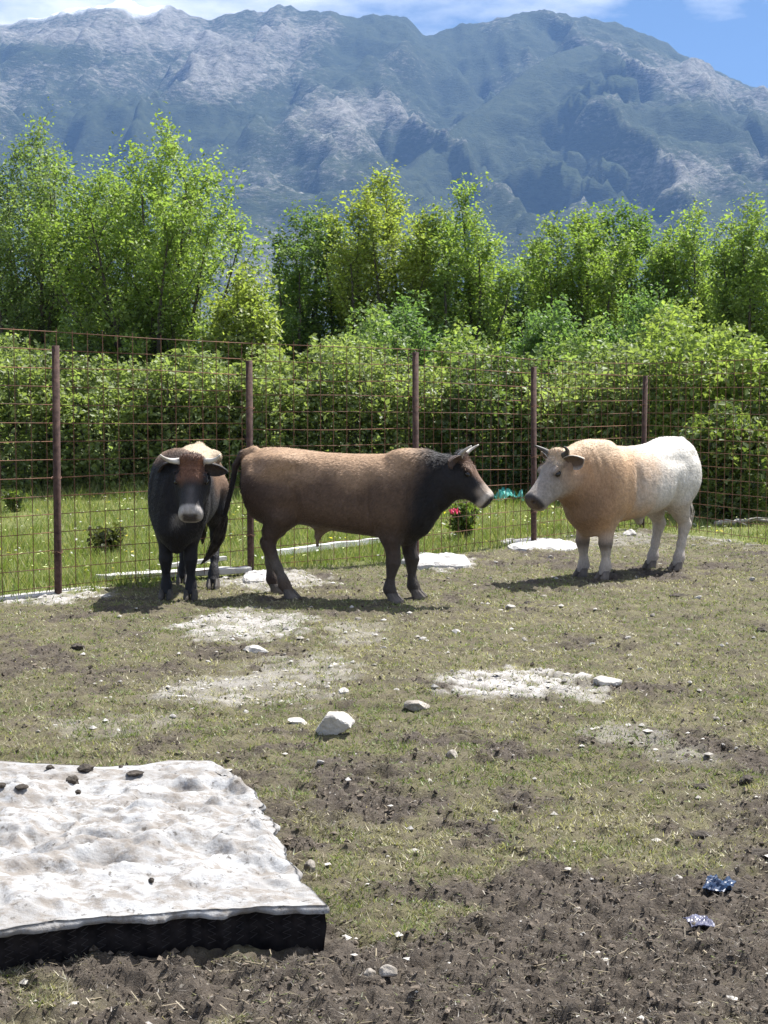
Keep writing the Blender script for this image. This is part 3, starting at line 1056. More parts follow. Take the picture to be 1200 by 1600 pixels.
def bull_sdf(sp):
    tors = table(sp['torso'])
    hp, hu, hv, hw_, hs = head_frame(sp['head'])
    nk = sp['neck']                                  # start, (profile at start: up, down, half), same at the end
    n0 = np.array(nk[0], float)
    n1 = hp + hu * 0.07 * hs + hv * nk[4]
    nu = n1 - n0; nl = np.linalg.norm(nu); nu = nu / nl
    nw = np.cross(np.array([0, 0, 1.0]), nu); nw /= np.linalg.norm(nw)
    nv = np.cross(nu, nw)
    ntab = table([(0, nk[1][0], nk[1][1], nk[1][2]), (nl * 0.5, *nk[2]), (nl, *nk[3])])
    legs = sp['legs']

    def fn(P):
        f = sd_loft(P[:, 0], P[:, 2], P[:, 1], tors, 2.35, sp.get('egg', 0.12))
        # muscle masses
        for c, r, k in sp['bulges']:
            for s in (-1, 1):
                f = smin(f, sd_ell(P, (c[0], c[1] * s, c[2]), r), k)
        ay = np.abs(P[:, 1])
        for c, sg, am in DENTS:
            f = f + am * sp.get('dent', 1.0) * np.exp(-(((P[:, 0] - c[0]) / sg[0]) ** 2 + ((ay - c[1]) / sg[1]) ** 2 + ((P[:, 2] - c[2]) / sg[2]) ** 2))
        rib = sst(-0.22, -0.10, P[:, 0]) * sst(0.34, 0.22, P[:, 0]) * sst(0.62, 0.72, P[:, 2]) * sst(1.08, 0.95, P[:, 2])
        f = f + 0.0014 * rib * np.sin((P[:, 0] + 0.22 * P[:, 2]) * 2 * math.pi / 0.085)
        q = P - n0
        f = smin(f, sd_loft(q @ nu, q @ nv, q @ nw, ntab, 2.2, 0.05), 0.10)
        fo = sp.get('folds', 0.003)
        win = sst(0.56, 0.66, P[:, 0]) * sst(0.95, 0.85, P[:, 0]) * sst(0.55, 0.65, P[:, 2]) * sst(1.22, 1.0, P[:, 2]) * sst(0.03, 0.1, ay)
        f = f + fo * win * np.sin((P[:, 0] - 0.15 * P[:, 2]) * 2 * math.pi / 0.075)
        for leg in legs:
            g = None
            for i in range(len(leg) - 1):
                a, b = leg[i], leg[i + 1]
                d = sd_cone(P, a[:3], b[:3], a[3], b[3], 1.25 if i == 0 else 1.0)
                g = d if g is None else smin(g, d, 0.025)
            f = smin(f, g, 0.055)
        q = (P - hp) / hs
        hu_, hv_, hw2 = (q @ hu) / ULEN, q @ hv, q @ hw_
        h = sd_loft(hu_, hv_, hw2, HEAD, 2.3, 0.10)
        hq = np.stack([hu_, hv_, hw2], 1)
        for s in (-1, 1):
            h = smin(h, sd_ell(hq, (0.155, 0.060, 0.098 * s), (0.045, 0.020, 0.018)), 0.03)       # brow
            h = smin(h, sd_ell(hq, (0.11, -0.075, 0.075 * s), (0.085, 0.075, 0.045)), 0.03)       # cheek
            h = smin(h, sd_ell(hq, (0.45, 0.0, 0.042 * s), (0.035, 0.038, 0.032)), 0.02)          # nostril wing
            h = np.maximum(h, -sd_ell(hq, (0.487, 0.008, 0.040 * s), (0.022, 0.012, 0.012)))      # nostril
            h = np.maximum(h, -sd_ell(hq, (0.175, 0.035, 0.128 * s), (0.03, 0.02, 0.02)))         # eye hollow
        h = smin(h, sd_ell(hq, (0.0, 0.085, 0), (0.05, 0.05, 0.085)), 0.04)                       # poll
        f = smin(f, h * hs, 0.045)
        for (a, b, ra, rb, k) in sp['extra']:
            f = smin(f, sd_cone(P, a, b, ra, rb), k)
        t = sp['tail']
        g = None
        for i in range(len(t) - 1):
            d = sd_cone(P, t[i][:3], t[i + 1][:3], t[i][3], t[i + 1][3])
            g = d if g is None else smin(g, d, 0.01)
        f = smin(f, g, 0.03)
        return f
    return fn


def fur_mat():
    m, nt, out = mat_new('fur')
    at = nd(nt, 'ShaderNodeAttribute', attribute_name='Col')
    t = nd(nt, 'ShaderNodeTexCoord')
    mp = nd(nt, 'ShaderNodeMapping'); mp.inputs['Scale'].default_value = (40, 90, 40)
    nt.links.new(t.outputs['Object'], mp.inputs[0])
    n, r = noise_ramp(nt, mp.outputs[0], 1.0, 0.25, 0.75, (0.78, 0.78, 0.78, 1), (1.2, 1.2, 1.2, 1), 4, 0.6)
    c = mix(nt, 1.0, at.outputs['Color'], r.outputs[0], 'MULTIPLY')
    n2 = nd(nt, 'ShaderNodeTexNoise', i_Scale=9.0, i_Detail=4.0); nt.links.new(t.outputs['Object'], n2.inputs['Vector'])
    ad = nd(nt, 'ShaderNodeMath', operation='ADD')
    nt.links.new(n.outputs['Fac'], ad.inputs[0]); nt.links.new(n2.outputs['Fac'], ad.inputs[1])
    p = pbr(nt, out, c, 0.62, bump(nt, ad.outputs[0], 0.4, 0.02), 0.22)
    p.inputs['Sheen Weight'].default_value = 0.04
    p.inputs['Sheen Roughness'].default_value = 0.45
    return m


M_FUR = fur_mat()


def hoof_mesh(sc=1.0):
    V, F = [], []
    for s in (-1, 1):
        o = len(V)
        rings = [(0.0, 0.072, 0.030, 0.008), (0.020, 0.068, 0.030, 0.004), (0.055, 0.050, 0.027, -0.014), (0.075, 0.038, 0.022, -0.022)]
        n = 10
        for (z, lx, ly, cx) in rings:
            for k in range(n):
                w = 2 * math.pi * k / n
                cw = math.cos(w); sw = math.sin(w)
                px_ = lx * cw * (1.0 if cw > 0 else 0.75)
                py_ = ly * (sw * (1 - 0.35 * max(cw, 0))) + s * 0.030
                if s * (py_) < 0.003: py_ = s * 0.003
                V.append((sc * (px_ + cx), sc * py_, sc * z))
        for j in range(len(rings) - 1):
            for k in range(n):
                k2 = (k + 1) % n
                F.append((o + j * n + k, o + j * n + k2, o + (j + 1) * n + k2, o + (j + 1) * n + k))
        F.append(tuple(o + k for k in range(n))[::-1])
        F.append(tuple(o + 3 * n + k for k in range(n)))
    return V, F


def ear_mesh(L=0.17, W=0.055):
    """leaf shaped cup along +x, opening towards +y"""
    V, F, C = [], [], []
    nu, nv_ = 11, 7
    for layer in (0, 1):
        for i in range(nu):
            u = i / (nu - 1)
            w = W * (0.45 + 0.75 * math.sin(math.pi * min(1, u * 0.9 + 0.12)) ** 0.8) * (1 - u ** 4) ** 0.5
            for j in range(nv_):
                v = j / (nv_ - 1) * 2 - 1
                cup = (0.045 * (1 - v * v) * math.sin(math.pi * (0.15 + 0.8 * u)))
                V.append((L * u, -cup + (0.006 if layer else -0.004), w * v + 0.012 * math.sin(u * 3)))
                edge = 1.0 if abs(v) > 0.8 else 0.0
                C.append((layer, edge, u))
    o = nu * nv_
    for i in range(nu - 1):
        for j in range(nv_ - 1):
            a = i * nv_ + j
            F.append((a, a + 1, a + nv_ + 1, a + nv_))
            F.append((o + a, o + a + nv_, o + a + nv_ + 1, o + a + 1))
    bd = [(j, 0) for j in range(0)]
    for i in range(nu - 1):
        for j in (0, nv_ - 1):
            a, b = i * nv_ + j, (i + 1) * nv_ + j
            F.append((a, b, b + o, a + o))
    return np.array(V), F, np.array(C)


def add_hair(root, V, F, colr, U, inhead, sp, N=52000):
    rng = np.random.default_rng(17)
    A, Bv, Cv, D = V[F[:, 0]], V[F[:, 1]], V[F[:, 2]], V[F[:, 3]]
    nr = np.cross(Cv - A, D - Bv)
    ar = np.linalg.norm(nr, axis=1)
    nr = nr / (ar[:, None] + 1e-12)
    i = rng.choice(len(F), N, p=ar / ar.sum())
    s, t = rng.random((N, 1)), rng.random((N, 1))
    P = (A[i] * (1 - s) + Bv[i] * s) * (1 - t) + (D[i] * (1 - s) + Cv[i] * s) * t
    n = nr[i]
    c = colr[F[i, 0]]; u = U[F[i, 0]]; ih = inhead[F[i, 0]]
    flow = np.tile(np.array([[-0.75, 0, -0.6]]), (N, 1)) + rng.normal(size=(N, 3)) * 0.22
    leg = sst(0.55, 0.42, P[:, 2])[:, None]
    flow = lerp(flow, np.array([[0, 0, -1.0]]) + rng.normal(size=(N, 3)) * 0.15, leg)
    curl = (ih > 0.5) & (u[:, 0] < 0.15) & (u[:, 1] > 0.03)
    flow[curl] = rng.normal(size=(int(curl.sum()), 3))
    flow -= n * (flow * n).sum(1)[:, None]
    flow /= np.linalg.norm(flow, axis=1)[:, None] + 1e-9
    L = 0.016 + 0.016 * rng.random(N)
    neck = sst(0.55, 0.8, P[:, 0]) * (1 - ih)
    L = L * (1 + sp.get('neckhair', 0.7) * neck) * (1 - 0.45 * leg[:, 0])
    L = np.where(ih > 0.5, np.where(curl, 0.042, 0.012), L)
    keep = ~((ih > 0.5) & (u[:, 0] > 0.40)) & (P[:, 2] > 0.08)
    side = np.cross(n, flow)
    w = (0.0030 + 0.0022 * rng.random(N))[:, None]
    base = P - n * 0.002
    T = np.stack([base + side * w, base - side * w, base + (flow * 0.96 + n * (0.10 + 0.22 * rng.random((N, 1)))) * L[:, None]], 1)[keep]
    jt = sp.get('jit', 1.0)
    cc = (c * (1.0 + jt * (0.62 * rng.random((N, 1)) - 0.30)))[keep].clip(0.003, 0.9)
    m = len(T)
    link('hair', npmesh('hair', T.reshape(-1, 3), np.arange(3 * m).reshape(-1, 3), False, np.repeat(cc, 3, 0)), M_FUR, root)


def build_bull(sp, name, label, group=None):
    root = empty(name, (sp['pos'][0], sp['pos'][1], sp.get('z', 0.0)), (0, 0, math.radians(sp['heading'])))
    fn = bull_sdf(sp)
    lo, hi = sp['box']
    V, F = surface_nets(fn, lo, hi, 0.0145)
    hp, hu, hv, hw_, hs = head_frame(sp['head'])
    q = (V - hp) / hs
    U = np.stack([(q @ hu) / ULEN, q @ hv, q @ hw_], 1)
    inhead = sst(0.16, 0.06, np.maximum.reduce([-U[:, 0], np.abs(U[:, 2]) - 0.12, np.abs(U[:, 1]) - 0.12, U[:, 0] - 0.495]) + 0.1)
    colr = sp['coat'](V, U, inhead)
    # fine streaks of the coat
    st = fbm3(V * np.array([1, 1, 1]), 28, 2, 3)
    st2 = fbm3(V * np.array([1.0, 1.0, 0.5]), 60, 2, 33)
    colr = colr * (0.74 + 0.26 * st + 0.26 * st2)[:, None]
    me = npmesh('body', V, F, True, colr.clip(0.003, 0.9))
    link('body', me, M_FUR, root)
    add_hair(root, V, F, colr, U, inhead, sp)
    R = Matrix((hu, hw_, hv)).transposed()           # head frame: x forward, y left, z up

    def hpt(u, v, w):
        return hp + hs * (u * ULEN * hu + v * hv + w * hw_)
    # eyes
    for s in (-1, 1):
        bmv, bmf = [], []
        n = 10
        for i in range(7):
            th = math.pi * i / 6
            for k in range(n):
                w = 2 * math.pi * k / n
                bmv.append((0.026 * math.cos(w) * math.sin(th), 0.017 * math.cos(th), 0.019 * math.sin(w) * math.sin(th)))
        for i in range(6):
            for k in range(n):
                k2 = (k + 1) % n
                bmf.append((i * n + k, i * n + k2, (i + 1) * n + k2, (i + 1) * n + k))
        link('eye', pymesh('eye', bmv, bmf, True), M_EYE, root, hpt(0.175, 0.036, 0.106 * s), R.to_euler(), (hs,) * 3)
    # horns
    for s in (-1, 1):
        pts = [hpt(*(np.array(h) * np.array([1, 1, s]))) for h in sp['horn']]
        P_ = np.array(pts)
        ts = np.linspace(0, 1, 10)
        # quadratic through three control points
        C_ = (1 - ts)[:, None] ** 2 * P_[0] + 2 * (ts * (1 - ts))[:, None] * P_[1] + ts[:, None] ** 2 * P_[2]
        v, f = tube(C_, np.linspace(sp['horn_r'], 0.006, 10) * hs, 10, True)
        link('horn', pymesh('horn', v, f, True), sp['horn_mat'], root)
    # ears
    for s in (-1, 1):
        Ve, Fe, Ce = ear_mesh()
        rim = np.array(sp['ear_rim']); outc = np.array(sp['ear_out']); inc = np.array(sp['ear_in'])
        cc = np.where(Ce[:, :1] > 0.5, inc[None, :], outc[None, :])
        cc = lerp(cc, rim[None, :], Ce[:, 1:2] * 0.85)
        d = sp['ear_dir']                            # (forward, up, outward) in head axes
        ex = (d[0] * hu + d[1] * hv + d[2] * s * hw_); ex = ex / np.linalg.norm(ex)
        fwd = hu * 1.0 + hv * 0.1 + hw_ * s * 0.25
        ey = fwd - ex * (fwd @ ex); ey /= np.linalg.norm(ey)
        ez = np.cross(ex, ey)
        W_ = hpt(0.045, 0.035, 0.085 * s) + hs * (Ve[:, :1] * ex + Ve[:, 1:2] * ey + Ve[:, 2:3] * ez)
        link('ear', pymesh('ear', W_, Fe, True, cc), M_FUR, root)
    # hooves
    for leg in sp['legs']:
        x, y, z, r = leg[-1]
        v, f = hoof_mesh(1.0)
        link('hoof', pymesh('hoof', v, f, False), sp['hoof_mat'], root, (x + 0.018, y, 0.0))
    # tail switch: a brush of long hairs
    t = np.array([p[:3] for p in sp['switch']])
    rng = np.random.default_rng(3)
    Vs, Fs = [], []
    for k in range(70):
        o = rng.normal(size=3) * 0.012
        sp_ = rng.normal(size=3) * 0.020
        m = [t[0] + o * 0.7]
        for i in range(1, len(t)):
            f_ = i / (len(t) - 1)
            m.append(t[i] + o * (1.5 * math.sin(math.pi * min(1, f_ + 0.15)) + 0.1) + sp_ * math.sin(math.pi * f_) * 0.6)
        v, f = tube(m, np.linspace(0.006, 0.002, len(m)), 3, False, len(Vs)); Vs += v; Fs += f
    link('tail_switch', pymesh('tail_switch', Vs, Fs, True), sp['switch_mat'], root)
    tag(root, label, 'bull', group)
    return root


def front_leg(dx, y, lean=0.0, big=1.0, foot=0.0):
    return [(dx - 0.02, y * 1.05, 0.66, 0.115 * big), (dx - 0.005, y, 0.50, 0.078 * big), (dx + 0.012, y, 0.375, 0.053 * big), (dx + 0.018 + foot * .3, y, 0.315, 0.054 * big), (dx + 0.012 + foot * .4, y, 0.275, 0.042 * big), (dx + 0.008 + foot * .5, y, 0.235, 0.035 * big),
            (dx + foot * .8, y, 0.150, 0.034 * big), (dx + foot, y, 0.105, 0.045 * big), (dx + 0.024 + foot, y, 0.055, 0.044 * big)]


def hind_leg(dx, y, big=1.0, foot=0.0):
    return [(dx + 0.06, y * 0.9, 0.80, 0.185 * big), (dx + 0.075, y, 0.65, 0.125 * big), (dx + 0.005, y, 0.53, 0.075 * big), (dx - 0.060 + foot * .32, y, 0.445, 0.050 * big), (dx - 0.080 + foot * .37, y, 0.415, 0.052 * big), (dx - 0.066 + foot * .45, y, 0.365, 0.043 * big),
            (dx - 0.045 + foot * .7, y, 0.24, 0.036 * big), (dx - 0.030 + foot * .88, y, 0.155, 0.036 * big), (dx - 0.024 + foot * .92, y, 0.115, 0.046 * big), (dx + 0.004 + foot, y, 0.055, 0.044 * big)]


TORSO = [(-0.80, 1.00, 0.84, 0.06), (-0.765, 1.10, 0.72, 0.14), (-0.71, 1.165, 0.63, 0.20), (-0.60, 1.195, 0.57, 0.245), (-0.45, 1.195, 0.57, 0.275), (-0.30, 1.180, 0.585, 0.295), (-0.1, 1.158, 0.55, 0.315),
         (0.1, 1.15, 0.525, 0.325), (0.3, 1.15, 0.505, 0.315), (0.45, 1.155, 0.475, 0.295), (0.58, 1.165, 0.435, 0.275), (0.68, 1.165, 0.43, 0.245), (0.76, 1.145, 0.49, 0.195), (0.83, 1.08, 0.60, 0.13), (0.87, 1.0, 0.72, 0.06)]
BULGES = [((0.50, 0.16, 0.80), (0.16, 0.12, 0.24), 0.05), ((-0.54, 0.15, 0.88), (0.20, 0.13, 0.22), 0.06), ((-0.40, 0.185, 1.06), (0.12, 0.09, 0.085), 0.10), ((-0.72, 0.09, 1.06), (0.05, 0.05, 0.06), 0.05), ((0.56, 0.10, 1.08), (0.09, 0.06, 0.10), 0.05)]


def coat_brown(P, U, h):
    z = P[:, 2]; x = P[:, 0]
    n = fbm3(P, 4, 3, 5); n2 = fbm3(P, 1.6, 2, 8)
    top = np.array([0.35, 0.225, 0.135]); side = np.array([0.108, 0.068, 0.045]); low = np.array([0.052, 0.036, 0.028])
    t1 = sst(0.86, 1.10, z + (n - 0.5) * 0.25)  # paler back, darker below: part coat tone, part top light painted in
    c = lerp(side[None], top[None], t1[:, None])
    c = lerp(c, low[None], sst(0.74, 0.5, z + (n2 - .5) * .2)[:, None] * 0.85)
    # darker haunch, paler belly line
    c = lerp(c, np.array([0.06, 0.04, 0.032])[None], (sst(-0.34, -0.62, x + (n - .5) * .3) * sst(1.08, 0.9, z))[:, None] * 0.75)
    belly = np.exp(-((x + 0.12) / 0.2) ** 2) * sst(0.60, 0.53, z)
    c = lerp(c, np.array([0.26, 0.19, 0.13])[None], belly[:, None] * 0.7)
    blk = np.array([0.017, 0.015, 0.016])
    c = lerp(c, blk[None], (sst(0.52, 0.78, x + (n - .5) * .30 + (0.9 - z) * 0.10))[:, None])
    shin = sst(0.40, 0.26, z)
    c = lerp(c, np.array([0.055, 0.045, 0.038])[None], (shin * sst(0.2, 0.4, x))[:, None] * 0.8)
    c = lerp(c, np.array([0.125, 0.105, 0.088])[None], (shin * sst(-0.2, -0.4, x) * sst(0.12, 0.2, z))[:, None] * 0.8)
    c = lerp(c, blk[None], (sst(-0.74, -0.80, x) * sst(0.3, 0.5, z))[:, None] * 0.9)
    # head
    u, v, w = U.T
    hd = np.tile(blk[None], (len(u), 1))
    fore = sst(0.035, 0.075, v) * sst(0.0, 0.05, u)
    hd = lerp(hd, np.array([0.17, 0.10, 0.065])[None], fore[:, None])
    hd = lerp(hd, np.array([0.30, 0.235, 0.18])[None], (sst(0.29, 0.37, u + (n - .5) * .06) * sst(-0.06, 0.0, v))[:, None])
    hd = lerp(hd, np.array([0.40, 0.345, 0.29])[None], sst(0.395, 0.435, u)[:, None])
    hd = lerp(hd, np.array([0.030, 0.026, 0.026])[None], (sst(0.462, 0.478, u))[:, None])
    return lerp(c, hd, h[:, None])


def coat_dark(P, U, h):
    z = P[:, 2]; x = P[:, 0]
    n = fbm3(P, 4, 3, 15)
    blk = np.array([0.016, 0.015, 0.017])
    c = np.tile(blk[None], (len(z), 1))
    back = sst(1.00, 1.12, z + (n - .5) * .12) * sst(0.62, 0.50, x)
    c = lerp(c, np.array([0.43, 0.34, 0.235])[None], back[:, None])
    side = sst(0.70, 0.95, z) * sst(0.30, 0.05, x)
    c = lerp(c, np.array([0.20, 0.115, 0.065])[None], (side * (1 - back))[:, None] * 0.85)
    wit = sst(1.04, 1.12, z) * np.exp(-((x - 0.62) / 0.16) ** 2)
    c = lerp(c, np.array([0.17, 0.10, 0.06])[None], wit[:, None] * 0.9)
    u, v, w = U.T
    hd = np.tile(np.array([0.020, 0.019, 0.021])[None], (len(u), 1))
    fore = sst(0.26, 0.10, u + (n - .5) * .16) * sst(0.02, 0.06, v) * sst(0.11, 0.06, np.abs(w) + (n - .5) * .05)
    hd = lerp(hd, np.array([0.22, 0.105, 0.062])[None], fore[:, None])
    hd = lerp(hd, np.array([0.075, 0.068, 0.068])[None], (np.exp(-((w) / 0.035) ** 2) * sst(0.2, 0.27, u) * sst(0, .03, v))[:, None])
    ring = sst(0.385, 0.415, u)
    hd = lerp(hd, np.array([0.36, 0.33, 0.305])[None], ring[:, None])
    nose = sst(0.435, 0.455, u) * sst(-0.055, -0.035, v) * sst(0.058, 0.042, np.abs(w)) * sst(0.045, 0.03, v)
    hd = lerp(hd, np.array([0.07, 0.06, 0.06])[None], nose[:, None])
    return lerp(c, hd, h[:, None])


def coat_white(P, U, h):
    z = P[:, 2]; x = P[:, 0]
    n = fbm3(P, 4, 3, 25); n2 = fbm3(P * np.array([1, 1, .35]), 14, 3, 26)
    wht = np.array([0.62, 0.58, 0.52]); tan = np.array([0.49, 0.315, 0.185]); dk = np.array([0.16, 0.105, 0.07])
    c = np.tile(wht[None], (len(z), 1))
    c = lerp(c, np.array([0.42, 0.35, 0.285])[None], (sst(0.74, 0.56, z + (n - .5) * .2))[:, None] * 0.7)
    t = sst(-0.22, 0.46, x + (n - .5) * 0.50 + (n2 - .5) * 0.25 + (z - .85) * 0.30)
    c = lerp(c, tan[None] * (0.75 + 0.5 * n2)[:, None], t[:, None])
    c = lerp(c, np.array([0.60, 0.47, 0.33])[None], (sst(1.02, 1.2, z + (n - .5) * .2) * t)[:, None] * 0.7)  # cream along the tan top: sunlit highlight painted into the coat
    c = lerp(c, np.array([0.34, 0.20, 0.115])[None], (sst(0.5, 0.75, x) * sst(1.12, 0.8, z + (n - .5) * .25))[:, None] * 0.75)
    c = lerp(c, dk[None], (sst(0.62, 0.8, x) * sst(0.88, 0.66, z))[:, None] * 0.55)
    leg = sst(0.46, 0.24, z + (n - .5) * .1)
    c = lerp(c, np.array([0.48, 0.42, 0.36])[None], leg[:, None] * 0.9)
    knee = np.exp(-((z - 0.30) / 0.05) ** 2) * sst(0.1, 0.3, x)
    c = lerp(c, np.array([0.12, 0.095, 0.075])[None], knee[:, None] * 0.8)
    c = lerp(c, np.array([0.30, 0.26, 0.225])[None], (sst(0.17, 0.07, z))[:, None] * 0.6)
    u, v, w = U.T
    hd = np.tile(np.array([0.31, 0.27, 0.235])[None], (len(u), 1))
    hd = lerp(hd, np.array([0.42, 0.29, 0.19])[None], (sst(0.26, 0.05, u + (n - .5) * .2) * sst(0.09, 0.0, v))[:, None] * 0.8)
    hd = lerp(hd, np.array([0.36, 0.24, 0.16])[None], (sst(0.14, 0.04, u) * sst(0.06, -0.02, v))[:, None])
    curl = sst(0.15, 0.06, u + (n - .5) * .08) * sst(0.03, 0.07, v)
    hd = lerp(hd, np.array([0.60, 0.46, 0.32])[None] * (0.55 + 0.9 * n2)[:, None], curl[:, None])
    hd = lerp(hd, np.array([0.05, 0.035, 0.028])[None], np.exp(-(((u - 0.175) / 0.035) ** 2 + ((v - 0.033) / 0.026) ** 2))[:, None] * (np.abs(w) > .06)[:, None] * 0.9)
    hd = lerp(hd, np.array([0.05, 0.045, 0.045])[None], (sst(0.43, 0.46, u) * sst(-0.075, -0.05, v))[:, None])
    return lerp(c, hd, h[:, None])


BULL_BROWN = dict(
    pos=(-0.375, 12.18), heading=-17.0, box=((-1.22, -0.46, 0.035), (1.46, 0.46, 1.32)),
    torso=[(u, t, b + 0.085 * float(sst(0.42, 0.70, u)), w * 0.86) for u, t, b, w in TORSO], bulges=BULGES, egg=0.10, head=((0.955, 0.0, 1.085), 3, 44, 1.0),
    neck=((0.60, 0, 0.86), (0.285, -0.26, 0.175), (0.225, -0.215, 0.125), (0.145, -0.185, 0.105), -0.03),
    legs=[front_leg(0.50, -0.145, foot=-0.02), front_leg(0.55, 0.145, foot=0.04), hind_leg(-0.50, -0.15, foot=0.14), hind_leg(-0.57, 0.15, foot=-0.02)],
    extra=[((-0.12, 0, 0.57), (-0.16, 0, 0.49), 0.055, 0.028, 0.06), ((-0.16, 0, 0.49), (-0.165, 0, 0.41), 0.018, 0.012, 0.02),
           ((0.66, 0, 0.60), (0.58, 0, 0.50), 0.08, 0.06, 0.08)],
    tail=[(-0.70, -0.02, 1.165, 0.042), (-0.79, -0.03, 1.14, 0.032), (-0.845, -0.04, 1.05, 0.024), (-0.875, -0.05, 0.88, 0.020), (-0.915, -0.06, 0.72, 0.018), (-0.95, -0.06, 0.60, 0.017)],
    switch=[(-0.93, -0.06, 0.63), (-0.965, -0.065, 0.54), (-0.99, -0.07, 0.46), (-1.03, -0.08, 0.38), (-1.08, -0.085, 0.30), (-1.14, -0.09, 0.24)],
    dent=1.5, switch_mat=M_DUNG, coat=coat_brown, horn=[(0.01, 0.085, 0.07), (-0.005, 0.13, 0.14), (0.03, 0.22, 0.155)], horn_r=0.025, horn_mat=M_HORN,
    ear_dir=(-0.25, -0.05, 0.9), ear_out=(0.05, 0.035, 0.028), ear_in=(0.10, 0.07, 0.06), ear_rim=(0.12, 0.085, 0.07), hoof_mat=M_HOOF_L)
build_bull(BULL_BROWN, 'bull', 'brown bull with black neck seen from its side in the middle', 'bulls standing in the paddock')

BULL_DARK = dict(
    pos=(-1.62, 12.66), heading=-91.0, box=((-1.0, -0.50, 0.035), (1.40, 0.56, 1.34)),
    torso=[(u, t, b, w * (0.78 if u < 0.3 else 0.76)) for u, t, b, w in TORSO], bulges=[((0.50, 0.12, 0.82), (0.17, 0.11, 0.24), 0.06), ((-0.54, 0.12, 0.88), (0.20, 0.12, 0.22), 0.06), ((-0.40, 0.17, 1.09), (0.075, 0.065, 0.055), 0.05)], egg=0.10, head=((0.80, 0.16, 1.075), 1, 60, 1.10),
    neck=((0.55, 0, 0.88), (0.26, -0.36, 0.185), (0.21, -0.31, 0.155), (0.15, -0.21, 0.115), -0.03),
    legs=[front_leg(0.50, -0.105, big=0.94), front_leg(0.52, 0.095, big=0.94), hind_leg(-0.50, -0.12, big=0.94), hind_leg(-0.42, 0.18, big=0.94, foot=0.24)],
    extra=[((0.74, 0, 0.60), (0.64, 0, 0.42), 0.13, 0.045, 0.07)],
    tail=[(-0.70, 0.0, 1.165, 0.045), (-0.785, 0, 1.13, 0.036), (-0.835, 0, 1.02, 0.028), (-0.86, 0, 0.85, 0.022), (-0.86, 0, 0.62, 0.018)],
    switch=[(-0.86, 0, 0.65), (-0.865, 0, 0.52), (-0.865, 0, 0.4), (-0.86, 0, 0.3)],
    switch_mat=M_DUNG, coat=coat_dark, horn=[(0.01, 0.075, 0.085), (0.02, 0.075, 0.17), (0.02, 0.18, 0.205)], horn_r=0.026, horn_mat=M_HORN,
    ear_dir=(0.05, -0.28, 0.9), ear_out=(0.03, 0.024, 0.022), ear_in=(0.06, 0.045, 0.04), ear_rim=(0.035, 0.03, 0.028), hoof_mat=M_HOOF)
build_bull(BULL_DARK, 'bull', 'black fronted bull facing the camera at the left, tan along its back', 'bulls standing in the paddock')

TW = [(u, t + 0.028 * math.exp(-((u - 0.50) / 0.25) ** 2) + (0.035 if u < -0.3 else 0.0), b - (0.02 if -0.3 < u < 0.4 else 0.0), w * 1.04) for u, t, b, w in TORSO]
BULL_WHITE = dict(
    pos=(2.27, 13.92), heading=223.0, box=((-1.0, -0.55, 0.035), (1.45, 0.55, 1.36)),
    torso=TW, bulges=BULGES[:2] + BULGES[3:], dent=1.3, neckhair=0.0, folds=0.002, jit=0.45, egg=0.08, head=((0.94, -0.03, 1.035), -13, 44, 1.20),
    neck=((0.52, 0, 0.88), (0.315, -0.35, 0.235), (0.265, -0.30, 0.185), (0.19, -0.23, 0.135), -0.02),
    legs=[front_leg(0.52, -0.15, big=1.08), front_leg(0.54, 0.13, big=1.08, foot=0.02), hind_leg(-0.50, -0.13, big=1.08, foot=0.06), hind_leg(-0.54, 0.13, big=1.08, foot=0.05)],
    extra=[((-0.05, 0, 0.55), (-0.08, 0, 0.47), 0.06, 0.035, 0.07), ((0.72, 0, 0.58), (0.64, 0, 0.45), 0.13, 0.08, 0.08)],
    tail=[(-0.70, 0.0, 1.18, 0.045), (-0.79, 0, 1.14, 0.036), (-0.845, 0, 1.02, 0.028), (-0.86, -0.02, 0.85, 0.022), (-0.86, -0.03, 0.62, 0.018)],
    switch=[(-0.86, -0.03, 0.65), (-0.865, -0.03, 0.52), (-0.865, -0.03, 0.4), (-0.86, -0.03, 0.3)],
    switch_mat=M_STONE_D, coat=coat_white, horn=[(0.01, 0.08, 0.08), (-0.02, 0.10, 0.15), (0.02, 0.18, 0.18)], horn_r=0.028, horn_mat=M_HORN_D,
    ear_dir=(-0.30, -0.02, 0.9), ear_out=(0.42, 0.30, 0.20), ear_in=(0.17, 0.12, 0.085), ear_rim=(0.66, 0.58, 0.50), hoof_mat=M_HOOF_L)
build_bull(BULL_WHITE, 'bull', 'cream and white bull with tan shoulders at the right', 'bulls standing in the paddock')


